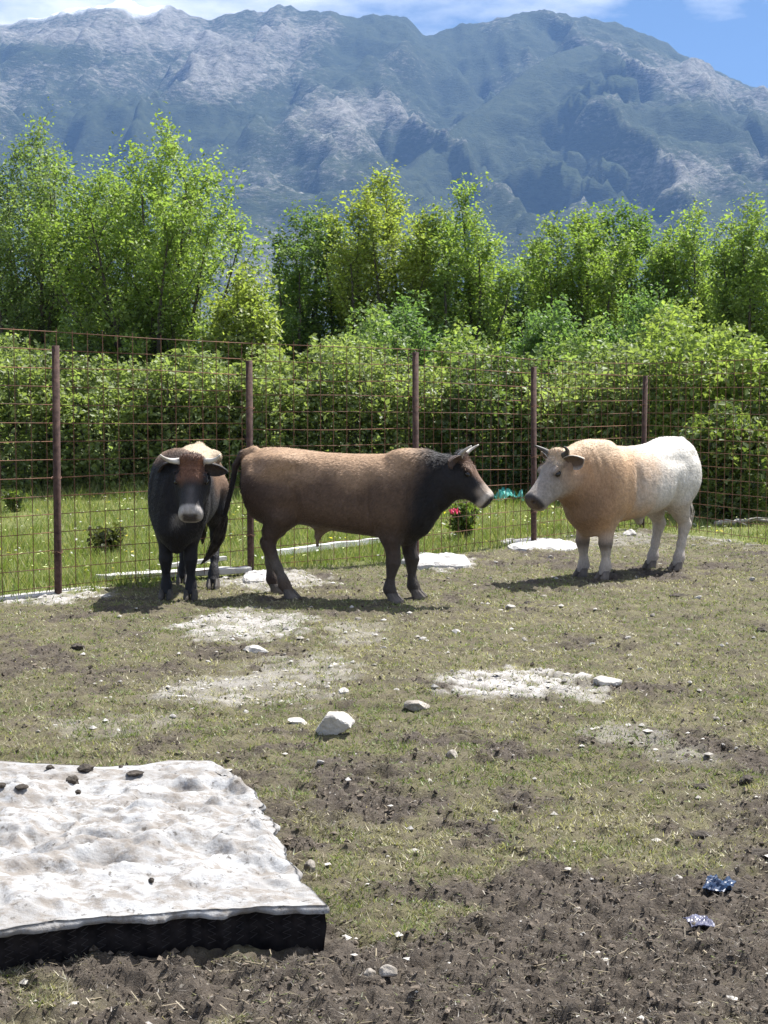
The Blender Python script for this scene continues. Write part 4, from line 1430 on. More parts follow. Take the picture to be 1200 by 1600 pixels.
# ------------------------------------------------------------------ mattress in the foreground
def build_mattress():
    Z = 0.13
    back = [(-330, 1186), (-120, 1184), (0, 1184), (60, 1188), (140, 1193), (225, 1191), (265, 1183), (330, 1184), (362, 1203)]
    right = [(362, 1203), (372, 1221), (394, 1226), (412, 1262), (434, 1300), (452, 1340), (474, 1372), (512, 1408)]
    front = [(-330, 1490), (-120, 1462), (0, 1446), (100, 1431), (250, 1421), (360, 1414), (440, 1411), (512, 1410)]
    def res_(pts, n):
        w = np.array([G(a, b, Z)[:2] for a, b in pts])
        s = np.concatenate([[0], np.cumsum(np.hypot(*np.diff(w, axis=0).T))]); s /= s[-1]
        t = np.linspace(0, 1, n)
        return np.stack([np.interp(t, s, w[:, 0]), np.interp(t, s, w[:, 1])], 1)
    nu, nv = 170, 140
    bk, fr, rt = res_(back, nu), res_(front, nu), res_(right, nv)
    for e_, sd_ in ((bk, 1), (fr, 2), (rt, 3)):
        m_ = len(e_); t_ = np.linspace(0, 1, m_)
        win = np.minimum(1, 8 * np.minimum(t_, 1 - t_))
        e_[:, 0] += (fbm2(t_ * 26, t_ * 0, 3, 240 + sd_) - 0.5) * 0.035 * win; e_[:, 1] += (fbm2(t_ * 30, t_ * 0, 3, 250 + sd_) - 0.5) * 0.03 * win
    lf = np.linspace(bk[0], fr[0], nv)
    u = np.linspace(0, 1, nu)[None, :, None]; v = np.linspace(0, 1, nv)[:, None, None]
    P = (1 - v) * bk[None] + v * fr[None] + (1 - u) * lf[:, None] + u * rt[:, None] - ((1 - u) * (1 - v) * bk[0] + u * (1 - v) * bk[-1] + (1 - u) * v * fr[0] + u * v * fr[-1])
    x, y = P[..., 0], P[..., 1]
    uu = np.broadcast_to(u[..., 0], x.shape); vv = np.broadcast_to(v[..., 0], x.shape)
    edge = np.minimum.reduce([sst(0, 0.06, 1 - uu), sst(0, 0.06, vv), sst(0, 0.05, 1 - vv)])
    lump = fbm2(x * 3.2, y * 3.2, 3, 201) - 0.5
    wrk = (1 - np.abs(fbm2(x * 5 + lump * 2, y * 8, 3, 211) * 2 - 1))
    fine = fbm2(x * 26, y * 26, 4, 221) - 0.5
    calm = sst(0.05, 0.25, vv) * (0.35 + 0.65 * sst(1.0, 0.7, vv))
    z = Z + edge * (lump * 0.12 * calm + (wrk - 0.75) * 0.075 * calm + fine * 0.022) - (1 - edge) * 0.012
    # a few hollows and a torn fold
    for (px, py, r, d) in ((205, 1312, 0.05, -0.05), (30, 1300, 0.13, 0.05), (110, 1255, 0.12, -0.03), (20, 1340, 0.10, -0.045), (240, 1330, 0.05, 0.035), (340, 1255, 0.10, 0.02), (95, 1330, 0.09, 0.035)):
        c = G(px, py, Z)
        z = z + d * np.exp(-((x - c[0]) ** 2 + (y - c[1]) ** 2) / r ** 2)
    top = np.stack([x, y, z], -1)
    # sides: the rim rolls over, the wall hangs to the ground
    loop_idx = [(0, i) for i in range(nu)] + [(j, nu - 1) for j in range(1, nv)] + [(nv - 1, i) for i in range(nu - 2, -1, -1)] + [(j, 0) for j in range(nv - 2, 0, -1)]
    V = list(top.reshape(-1, 3))
    F = []
    for j in range(nv - 1):
        for i in range(nu - 1):
            a = j * nu + i
            F.append((a, a + nu, a + nu + 1, a + 1))
    FS = []; rows = []
    ring = [j * nu + i for j, i in loop_idx]
    cen = top.reshape(-1, 3)[ring].mean(0)
    prev = ring
    m = len(ring)
    tp = top.reshape(-1, 3)[ring]
    tang = np.roll(tp, -1, 0) - np.roll(tp, 1, 0)
    nrm = np.stack([tang[:, 1], -tang[:, 0]], 1); nrm /= np.linalg.norm(nrm, axis=1)[:, None] + 1e-9
    nrm = -nrm if ((tp[:, :2] - cen[:2]) * nrm).sum() < 0 else nrm
    k_ = np.hanning(13); k_ /= k_.sum()
    nrm = np.stack([np.convolve(np.concatenate([nrm[-6:, c], nrm[:, c], nrm[:6, c]]), k_, 'valid') for c in (0, 1)], 1)
    wob = fbm2(np.arange(m) * 0.09, np.zeros(m), 3, 231) - 0.5
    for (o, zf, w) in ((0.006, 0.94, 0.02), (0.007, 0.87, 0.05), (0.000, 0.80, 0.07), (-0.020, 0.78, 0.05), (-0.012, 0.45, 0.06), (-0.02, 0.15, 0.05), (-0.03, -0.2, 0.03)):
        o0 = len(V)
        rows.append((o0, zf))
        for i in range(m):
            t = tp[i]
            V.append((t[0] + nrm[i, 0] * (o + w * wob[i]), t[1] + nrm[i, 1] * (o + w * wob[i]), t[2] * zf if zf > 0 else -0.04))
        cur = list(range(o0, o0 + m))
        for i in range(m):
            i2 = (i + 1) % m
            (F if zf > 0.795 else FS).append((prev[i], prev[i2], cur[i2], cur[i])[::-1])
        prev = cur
    me = pymesh('cover', V, F, True)
    mt, nt, out = mat_new('dirty_cloth')
    t = nd(nt, 'ShaderNodeTexCoord')
    ob = t.outputs['Object']
    mp = nd(nt, 'ShaderNodeMapping'); mp.inputs['Scale'].default_value = (1.0, 1.6, 1.0); mp.inputs['Rotation'].default_value = (0, 0, 0.5)
    nt.links.new(ob, mp.inputs[0])
    _, big = noise_ramp(nt, mp.outputs[0], 3.6, 0.42, 0.60, detail=8, rough=0.65)
    _, sml = noise_ramp(nt, mp.outputs[0], 11, 0.45, 0.58, detail=9, rough=0.75)
    _, spk = noise_ramp(nt, ob, 32, 0.58, 0.66, detail=7, rough=0.7)
    c = mix(nt, 0.0, (0.40, 0.40, 0.40), (0.8, 0.8, 0.8))
    def scl(s, k):
        mm = nd(nt, 'ShaderNodeMath', operation='MULTIPLY'); mm.inputs[1].default_value = k
        nt.links.new(s, mm.inputs[0]); return mm.outputs[0]
    c = mix(nt, scl(big.outputs[0], 0.62), c, (0.19, 0.175, 0.16))
    c = mix(nt, scl(sml.outputs[0], 0.85), c, (0.20, 0.175, 0.15))
    c = mix(nt, scl(spk.outputs[0], 0.85), c, (0.07, 0.06, 0.05))
    bn = nd(nt, 'ShaderNodeTexNoise', i_Scale=30.0, i_Detail=8.0, i_Roughness=0.65)
    nt.links.new(ob, bn.inputs['Vector'])
    pbr(nt, out, c, 0.9, bump(nt, bn.outputs['Fac'], 0.45, 0.02), 0.15)
    root = empty('mattress', (cen[0], cen[1], 0))
    o = link('cover', me, mt, root, (-cen[0], -cen[1], 0))
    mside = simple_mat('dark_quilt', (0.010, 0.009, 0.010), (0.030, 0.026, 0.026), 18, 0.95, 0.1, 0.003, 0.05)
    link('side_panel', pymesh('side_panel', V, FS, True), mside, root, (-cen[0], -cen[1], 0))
    # zigzag quilting stitches on the front side
    Va = np.array(V)
    i0, i1 = nu + nv - 1, nu + nv - 1 + nu - 2
    Vs, Fs = [], []
    for i in range(i0 + 3, i1, 5):
        up, dn = Va[rows[3][0] + i], Va[rows[5][0] + i]
        tdir = Va[rows[3][0] + i + 2] - up; tdir /= np.linalg.norm(tdir) + 1e-9
        off = np.array([nrm[i, 0], nrm[i, 1], 0]) * 0.022
        pts = [up * (1 - f) + dn * f + off + tdir * (0.012 if k % 2 else -0.012) for k, f in enumerate(np.linspace(0.02, 0.95, 8))]
        v, f = tube(pts, 0.0011, 3, False, len(Vs)); Vs += v; Fs += f
    tag(link('stitching', pymesh('stitching', Vs, Fs), simple_mat('thread', (0.03, 0.027, 0.027), (0.06, 0.055, 0.055), 9, 0.9), root, (-cen[0], -cen[1], 0)), kind='stuff')
    tag(root, 'dirty white mattress lying on the grass at the lower left', 'mattress')
    return top.reshape(-1, 3)


MATT = build_mattress()


# ------------------------------------------------------------------ stones, dung, litter
def ico(sub=2):
    t = (1 + 5 ** 0.5) / 2
    V = [(-1, t, 0), (1, t, 0), (-1, -t, 0), (1, -t, 0), (0, -1, t), (0, 1, t), (0, -1, -t), (0, 1, -t), (t, 0, -1), (t, 0, 1), (-t, 0, -1), (-t, 0, 1)]
    F = [(0, 11, 5), (0, 5, 1), (0, 1, 7), (0, 7, 10), (0, 10, 11), (1, 5, 9), (5, 11, 4), (11, 10, 2), (10, 7, 6), (7, 1, 8), (3, 9, 4), (3, 4, 2), (3, 2, 6), (3, 6, 8), (3, 8, 9), (4, 9, 5), (2, 4, 11), (6, 2, 10), (8, 6, 7), (9, 8, 1)]
    V = [np.array(v) / np.linalg.norm(v) for v in V]
    for s in range(sub):
        cache = {}; NF = []
        def mid(a, b):
            k = (min(a, b), max(a, b))
            if k not in cache:
                p = V[a] + V[b]; V.append(p / np.linalg.norm(p)); cache[k] = len(V) - 1
            return cache[k]
        for a, b, c in F:
            x, y, z = mid(a, b), mid(b, c), mid(c, a)
            NF += [(a, x, z), (b, y, x), (c, z, y), (x, y, z)]
        F = NF
    return np.array(V), np.array(F)


ICO2 = ico(2); ICO3 = ico(3)


def stone_mesh(seed, rough=0.12, planes=11, sub=3, dlo=0.62):
    rng = np.random.default_rng(seed)
    V, F = (ICO3 if sub == 3 else ICO2)
    n = rng.normal(size=(planes, 3)); n /= np.linalg.norm(n, axis=1)[:, None]
    d = dlo + 0.3 * rng.random(planes)
    r = np.ones(len(V))
    for k in range(planes):
        dp = V @ n[k]
        r = np.minimum(r, np.where(dp > 0.05, d[k] / np.maximum(dp, 0.05), 9))
    P = V * r[:, None]
    P = P * (1 + rough * (fbm3(P + seed, 3.0, 3, seed) - 0.5))[:, None]
    return P, F


def put_stone(name, label, px, py, wpx, hpx, seed, mat, cat='stone', group=None, sub=3, smooth=False, rough=0.15, planes=11, z_on=None, dep=0.8, dlo=0.55, sink=0.40):
    c = G(px, py)
    s = FPX / c[1]
    w, h = wpx / s / 2, hpx / s / 2
    P, F = stone_mesh(seed, rough, planes, sub, dlo)
    P = P * np.array([w, w * dep, h]) / np.abs(P).max(0)
    if z_on is None:
        zg = gz(c[0], c[1])
    else:
        zg = z_on
    me = npmesh(name, P, F, smooth)
    o = link(name, me, mat, None, (c[0], c[1], zg + h * sink), (0, 0, seed * 1.3))
    return tag(o, label, cat, group)


put_stone('stone', 'largest white angular stone standing in the worn grass above the mattress', 521, 1148, 68, 66, 63, M_STONE, dep=0.8, planes=16, rough=0.12, dlo=0.36, sink=0.55)
put_stone('stone', 'flat grey white stone just left of the largest white stone', 463, 1128, 42, 13, 62, M_STONE)
put_stone('stone', 'dark edged white stone lying right of the largest stone', 652, 1106, 44, 20, 63, M_STONE_D)
put_stone('stone', 'rounded buff stone alone on the grass in the centre', 705, 1186, 27, 20, 64, M_STONE_D, smooth=True)
put_stone('stone', 'pale round stone close to the right side of the mattress', 486, 1356, 24, 24, 65, M_STONE_D, smooth=True)
put_stone('stone', 'left one of two smooth grey stones in the foreground mud', 577, 1522, 27, 24, 66, M_STONE_D, smooth=True)
put_stone('stone', 'right one of two smooth grey stones in the foreground mud', 607, 1523, 34, 24, 67, M_STONE_D, smooth=True)
put_stone('stone', 'broad white slab stone at the right end of the limestone patch', 948, 1075, 50, 20, 68, M_STONE)
put_stone('stone', 'small yellowish stone in the mud left of the blue wrappers', 902, 1432, 18, 16, 69, M_STONE_D, smooth=True)
put_stone('stone', 'white chunk on the upper rim of the left gravel patch', 400, 1018, 44, 20, 70, M_STONE)
put_stone('stone', 'grey white chunk right above the largest stone', 538, 1083, 22, 14, 71, M_STONE)
put_stone('stone', 'pale flat stone lying on the grass under the brown bull head', 714, 986, 20, 12, 72, M_STONE)
put_stone('stone', 'dark stone next to the pale flat stone under the bull heads', 824, 944, 16, 10, 73, M_DUNG)
put_stone('stone', 'pale flat stone left of the dark stone under the bull heads', 797, 950, 20, 9, 74, M_STONE)
put_stone('stone', 'white stone between hooves of the white bull', 992, 902, 12, 7, 75, M_STONE)
put_stone('stone', 'pale block of rubble under the belly of the white bull', 985, 836, 30, 15, 76, M_STONE)

small = [(60, 1140), (72, 1136), (86, 1134), (172, 1157), (222, 1155), (165, 1090), (445, 1022), (470, 1010), (325, 1035), (560, 968), (230, 965), (340, 1180), (760, 1050), (706, 1050), (690, 1060),
         (850, 930), (895, 985), (925, 1005), (1060, 1010), (1175, 905), (1090, 935), (880, 960), (1000, 1040), (1150, 1175), (1120, 1120), (1130, 1165), (1080, 1185), (940, 1140), (870, 1175), (800, 1125),
         (840, 1120), (620, 1080), (600, 1010), (585, 1040), (660, 995), (120, 1060), (40, 1020), (270, 1120), (300, 1105), (420, 1095), (385, 1110), (1030, 880), (1110, 850), (1085, 822), (1140, 845),
         (880, 860), (912, 852), (940, 846), (965, 850), (860, 872), (775, 880), (700, 905), (640, 960), (1160, 980), (1020, 960), (980, 1000), (740, 1010), (820, 1000), (555, 1180), (600, 1150), (745, 1560), (1000, 1380),
         (770, 1280), (930, 1270), (1000, 1215), (1130, 1265), (690, 1350), (830, 1490), (1060, 1372), (650, 1250), (560, 1230), (500, 1200)]
rs = np.random.default_rng(77)
SM = [npmesh('stone', *(lambda PF: (PF[0] * np.array([1, 0.8, 0.55]), PF[1]))(stone_mesh(300 + k, 0.2, 10, 2))) for k in range(6)]
SMd = [m_.copy() for m_ in SM]
for m_ in SM: m_.materials.append(M_STONE)
for m_ in SMd: m_.materials.append(M_STONE_D)
for i, (px, py) in enumerate(small):
    c = G(px, py); s = FPX / c[1]
    w = (7 + 9 * rs.random() ** 2) / s / 2 * (1.0 if py < 1200 else 1.1)
    o = link('stone', (SM if i % 3 else SMd)[i % 6], None, None, (c[0], c[1], gz(c[0], c[1]) + w * 0.12), (0.3 * rs.normal(), 0.3 * rs.normal(), rs.random() * 6), (w, w, w))
    tag(o, 'small pale stone scattered on the trampled paddock grass', 'stone', 'small stones scattered over the paddock')

# dung lumps on the mattress
for k, (px, py, w, h, lab) in enumerate([(78, 1203, 14, 9, 'small dark dung lump near the back edge of the mattress'), (134, 1206, 27, 15, 'dark dung lump leaning on the back edge of the mattress'),
                                        (114, 1222, 26, 20, 'largest dark dung lump on the upper part of the mattress'), (122, 1240, 10, 9, 'small dung crumb just below the largest lump on the mattress'),
                                        (32, 1243, 25, 10, 'flat dark dung lump at the upper left of the mattress'), (2, 1243, 18, 9, 'dung lump cut by the left edge of the photograph'),
                                        (211, 1210, 28, 8, 'flat dung smear lump on the upper middle of the mattress'), (189, 1197, 8, 5, 'tiny dung crumb on the back edge of the mattress'),
                                        (204, 1352, 10, 8, 'dark crumb in the middle of the mattress'), (236, 1380, 11, 10, 'dark crumb near the front of the mattress')]):
    c = G(px, py, 0.13)
    i = np.argmin((MATT[:, 0] - c[0]) ** 2 + (MATT[:, 1] - c[1]) ** 2)
    s = FPX / c[1]
    P, F = stone_mesh(400 + k, 0.5, 8, 3)
    P = P * np.array([w / s / 2, w / s / 2 * 0.9, h / s / 2 * 0.9])
    o = link('dung_lump', npmesh('dung_lump', P, F, True), M_DUNG, None, (c[0], c[1], MATT[i, 2] + h / s / 2 * 0.5), (0, 0, k))
    tag(o, lab, 'dung', 'dung lumps on the mattress')
# dung clods on the ground
for k, (px, py, w, h) in enumerate([(1100, 1230, 34, 14), (1165, 1225, 30, 14), (1095, 1300, 36, 14), (1185, 1330, 36, 18), (785, 1312, 34, 16), (890, 1180, 18, 8), (120, 1012, 26, 12), (1190, 985, 20, 14), (290, 965, 20, 8), (1060, 930, 30, 8), (1145, 1398, 34, 14), (640, 900, 26, 8)]):
    c = G(px, py); s = FPX / c[1]
    P, F = stone_mesh(430 + k, 0.6, 7, 3)
    P = P * np.array([w / s / 2, w / s / 2 * 0.9, h / s / 2])
    o = link('dung_clod', npmesh('dung_clod', P, F, True), M_DUNG, None, (c[0], c[1], gz(c[0], c[1]) + h / s / 2 * 0.3), (0, 0, k))
    tag(o, 'dark dung clod trodden into the paddock grass', 'dung', 'dung clods lying about the paddock')


def crumpled(name, label, px, py, wpx, dpx, hgt, mat, seed, cat, rotz=0.0, group=None, lift=0.004):
    c = G(px, py); s = FPX / c[1]
    w = wpx / s; d = dpx
    n = 16
    x, y = np.meshgrid(np.linspace(-.5, .5, n), np.linspace(-.5, .5, n))
    z = (fbm2(x * 4 + seed, y * 4, 3, seed) - 0.3) * hgt * 2
    bend = 0.15 * (fbm2(x * 3, y * 3 + seed, 2, seed + 5) - 0.5)
    up = np.stack([(x + bend) * w, (y + bend) * d, np.maximum(z, 0) + 0.008], -1).reshape(-1, 3)
    lo = up - np.array([0, 0, 0.003])
    V = np.concatenate([up, lo]); F = []
    for j in range(n - 1):
        for i in range(n - 1):
            a = j * n + i
            F.append((a, a + 1, a + n + 1, a + n)); F.append((n * n + a, n * n + a + n, n * n + a + n + 1, n * n + a + 1))
    ring = [i for i in range(n)] + [j * n + n - 1 for j in range(1, n)] + [(n - 1) * n + i for i in range(n - 2, -1, -1)] + [j * n for j in range(n - 2, 0, -1)]
    for i in range(len(ring)):
        a, b = ring[i], ring[(i + 1) % len(ring)]
        F.append((a, a + n * n, b + n * n, b))
    o = link(name, pymesh(name, V, F, False), mat, None, (c[0], c[1], gz(c[0], c[1]) + lift), (0, 0, rotz))
    tag(o, label, cat, group)


M_BLUE = simple_mat('blue_plastic', (0.006, 0.015, 0.045), (0.022, 0.055, 0.12), 30, 0.35, 0.1, 0.002, 0.5)
M_GREYBLUE = simple_mat('faded_wrapper', (0.04, 0.04, 0.08), (0.11, 0.11, 0.16), 25, 0.35, 0.1, 0.002, 0.5)
M_TEAL = simple_mat('teal_tarp', (0.03, 0.28, 0.24), (0.09, 0.48, 0.41), 6, 0.5, 0.2, 0.01, 0.4)
M_PINK = simple_mat('pink_plastic', (0.55, 0.04, 0.10), (0.75, 0.10, 0.20), 12, 0.5, 0.1, 0.002, 0.4)
M_WHITE_PL = simple_mat('white_plastic', (0.62, 0.62, 0.60), (0.80, 0.80, 0.79), 6, 0.5, 0.1, 0.002, 0.4)
crumpled('plastic_wrapper', 'bright blue plastic wrapper on the mud at the right', 1124, 1396, 44, 0.11, 0.022, M_BLUE, 3, 'litter', -0.4)
crumpled('plastic_wrapper', 'faded grey blue wrapper below the bright blue wrapper', 1092, 1448, 38, 0.09, 0.010, M_GREYBLUE, 8, 'litter', 0.1)
crumpled('tarp_piece', 'teal green plastic tarp lying behind the mesh between the bull heads', 790, 783, 44, 0.8, 0.17, M_TEAL, 12, 'tarp', 0.1)
crumpled('plastic_rag', 'pink plastic rag caught in the weeds below the brown bull head', 710, 852, 13, 0.10, 0.06, M_PINK, 15, 'litter', 0.6, None, 0.34)


def beam(name, label, a, b, w, h, mat, cat, group=None, taper=0.0, bow=0.0, seed=0, lift=0.0):
    a = np.array(a, float); b = np.array(b, float)
    d = b - a; L = np.hypot(d[0], d[1]); ang = math.atan2(d[1], d[0])
    n = 14
    rng = np.random.default_rng(seed)
    V, F = [], []
    for i in range(n):
        t = i / (n - 1)
        ww = w * (1 - taper * max(0, 0.12 - t) / 0.12) * (1 + 0.05 * rng.normal()); hh = h * (1 + 0.06 * rng.normal())
        zc_ = bow * math.sin(math.pi * t)
        for (y, z) in ((-.5, 0.12), (-.44, 0.0), (.44, 0), (.5, .12), (.5, .9), (.44, 1), (-.44, 1), (-.5, .9)):
            V.append((L * t, y * ww, z * hh + zc_))
    for i in range(n - 1):
        for k in range(8):
            k2 = (k + 1) % 8
            F.append((i * 8 + k, i * 8 + k2, (i + 1) * 8 + k2, (i + 1) * 8 + k)[::-1])
    F.append(tuple(range(8))); F.append(tuple((n - 1) * 8 + k for k in range(8))[::-1])
    o = link(name, pymesh(name, V, F, False), mat, None, (a[0], a[1], gz(a[0], a[1]) + lift), (0, 0, ang))
    tag(o, label, cat, group)


beam('board', 'long white board lying along the foot of the fence behind the left bull', G(150, 911), G(388, 897), 0.16, 0.055, M_PLANK, 'board', taper=0.8, seed=1, lift=0.0)
beam('concrete_footing', 'flat white concrete strip under the mesh at the first fence post', G(-60, 944), G(158, 920), 0.20, 0.035, M_CONC, 'footing', seed=2, taper=0.3, lift=-0.008)
beam('pale_pole', 'thin pale pole leaning low on the board behind the left bull', G(255, 900), G(352, 886), 0.04, 0.04, M_PLANK, 'pole', seed=3, lift=0.06)
beam('white_pipe', 'white pipe lying in the grass under the belly of the brown bull', G(420, 874), G(606, 850), 0.06, 0.06, M_WHITE_PL, 'pipe', seed=4, lift=0.02)


def slab_pad(label, px, py, wpx, dpx, seed):
    c0 = G(px, py); s = FPX / c0[1]
    rx = wpx / s / 2
    ry = 0.5 * (G(px, py - dpx / 2)[1] - G(px, py + dpx / 2)[1])
    n = 40
    V, F = [(0, 0, 0.035)], []
    rng = np.random.default_rng(seed)
    for j, (f, z) in enumerate(((0.35, 0.038), (0.7, 0.034), (0.92, 0.026), (1.0, 0.008), (1.04, -0.05))):
        for k in range(n):
            a = 2 * math.pi * k / n
            r = f * (0.78 + 0.45 * vn2(np.array([math.cos(a) * 1.7 + seed]), np.array([math.sin(a) * 1.7]), seed)[0])
            V.append((rx * r * math.cos(a), ry * r * math.sin(a), z + 0.006 * rng.normal() * (j < 4)))
    for k in range(n):
        F.append((0, 1 + k, 1 + (k + 1) % n))
    for j in range(4):
        for k in range(n):
            a = 1 + j * n + k; b = 1 + j * n + (k + 1) % n
            F.append((a, a + n, b + n, b))
    o = link('concrete_pad', pymesh('concrete_pad', V, F, False), M_CONC, None, (c0[0], c0[1], gz(c0[0], c0[1])))
    tag(o, label, 'footing', 'poured concrete pads at the fence posts')


slab_pad('white concrete pad spilled round the third fence post', 686, 879, 104, 20, 3)
slab_pad('white concrete pad spilled round the fourth fence post', 843, 852, 110, 17, 5)
slab_pad('white concrete pad behind the hind hooves of the brown bull', 405, 905, 60, 16, 7)


def branch(label, pts, r, seed, forks):
    pts = np.array(pts)
    rng = np.random.default_rng(seed)
    ts = np.linspace(0, 1, 12)
    s = np.linspace(0, 1, len(pts))
    C = np.stack([np.interp(ts, s, pts[:, k]) for k in range(3)], 1) + rng.normal(size=(12, 3)) * 0.012
    V, F = tube(C, np.linspace(r, r * 0.5, 12), 7, True)
    for (t, d, l) in forks:
        p = C[int(t * 11)]
        q = p + np.array(d) * l
        v, f = tube([p, (p + q) / 2 + rng.normal(size=3) * 0.02, q], [r * 0.5, r * 0.4, r * 0.2], 5, True, len(V))
        V += v; F += f
    o = link('dead_branch', pymesh('dead_branch', np.array(V) - C[0], F, True), M_DRY, None, C[0])
    tag(o, label, 'branch')


M_DRY = simple_mat('dry_wood', (0.20, 0.18, 0.155), (0.40, 0.37, 0.33), 12, 0.9, 0.5, 0.01)
branch('bleached dead branch on the grass at the right edge', [G(1118, 822) + [0, 0, .03], G(1150, 822) + [0, 0, .06], G(1185, 820) + [0, 0, .08], G(1230, 826) + [0, 0, .05]], 0.035, 5,
       [(0.45, (0.3, -0.5, -0.15), 0.3), (0.6, (0.4, -0.6, 0.1), 0.4)])


# weeds by the fence
def weed(label, px, py, hpx, n, seed, col, spread):
    rng = np.random.default_rng(seed)
    c = G(px, py); H = hpx / (FPX / c[1])
    Vt, Ft, P = [], [], []
    for k in range(n):
        a = rng.random() * 2 * math.pi
        r0 = 0.05 * rng.random(); r1 = spread * (0.3 + 0.7 * rng.random())
        p0 = np.array([math.cos(a) * r0, math.sin(a) * r0, -0.02]); h = H * (0.5 + 0.5 * rng.random())
        p2 = np.array([math.cos(a) * r1, math.sin(a) * r1, h])
        p1 = (p0 + p2) / 2 + np.array([0, 0, h * 0.2])
        v, f = tube([p0, p1, p2], [0.006, 0.005, 0.003], 4, False, len(Vt)); Vt += v; Ft += f
        for q in range(16):
            t = 0.25 + 0.75 * rng.random()
            P.append((1 - t) ** 2 * p0 + 2 * t * (1 - t) * p1 + t * t * p2 + rng.normal(size=3) * 0.03)
    P = np.array(P)
    C = leaf_colors(P, rng, col, 0.3)
    V, F, C = leaf_cards(P, 0.055, rng, C, 0.2)
    root = empty('weed', (c[0], c[1], gz(c[0], c[1])))
    link('stem', npmesh('stem', Vt, Ft, True), M_BARK, root)
    link('foliage', npmesh('foliage', V, F, False, C), M_LEAF, root)
    tag(root, label, 'weed')


weed('bushy dry weed in the grass between the first post and left bull', 168, 866, 44, 26, 1, (0.10, 0.11, 0.04), 0.2)
weed('green weed clump behind the mesh right of the third post', 725, 842, 66, 34, 2, (0.11, 0.15, 0.035), 0.22)
weed('leafy weed in the meadow below the hedge at the left edge', 22, 800, 34, 20, 3, (0.10, 0.13, 0.035), 0.2)
weed('weed clump at the foot of the hedge behind the white bull rump', 1110, 800, 70, 26, 4, (0.12, 0.15, 0.04), 0.3)


# ------------------------------------------------------------------ grass and grit that nobody could count
def blades(x, y, hgt, wid, lean, col, rng, z=None):
    n = len(x)
    if z is None: z = ground_z(x, y)
    a = rng.random(n) * 2 * math.pi
    b = rng.random(n) * 2 * math.pi
    px, py = np.cos(a) * wid / 2, np.sin(a) * wid / 2
    lx, ly = np.cos(b) * lean * hgt, np.sin(b) * lean * hgt
    base = np.stack([x, y, z - 0.003], 1)
    V = np.stack([base + np.stack([px, py, 0 * px], 1), base - np.stack([px, py, 0 * px], 1), base + np.stack([lx, ly, hgt], 1)], 1).reshape(-1, 3)
    return V, np.arange(3 * n).reshape(-1, 3), np.repeat(col, 3, 0)


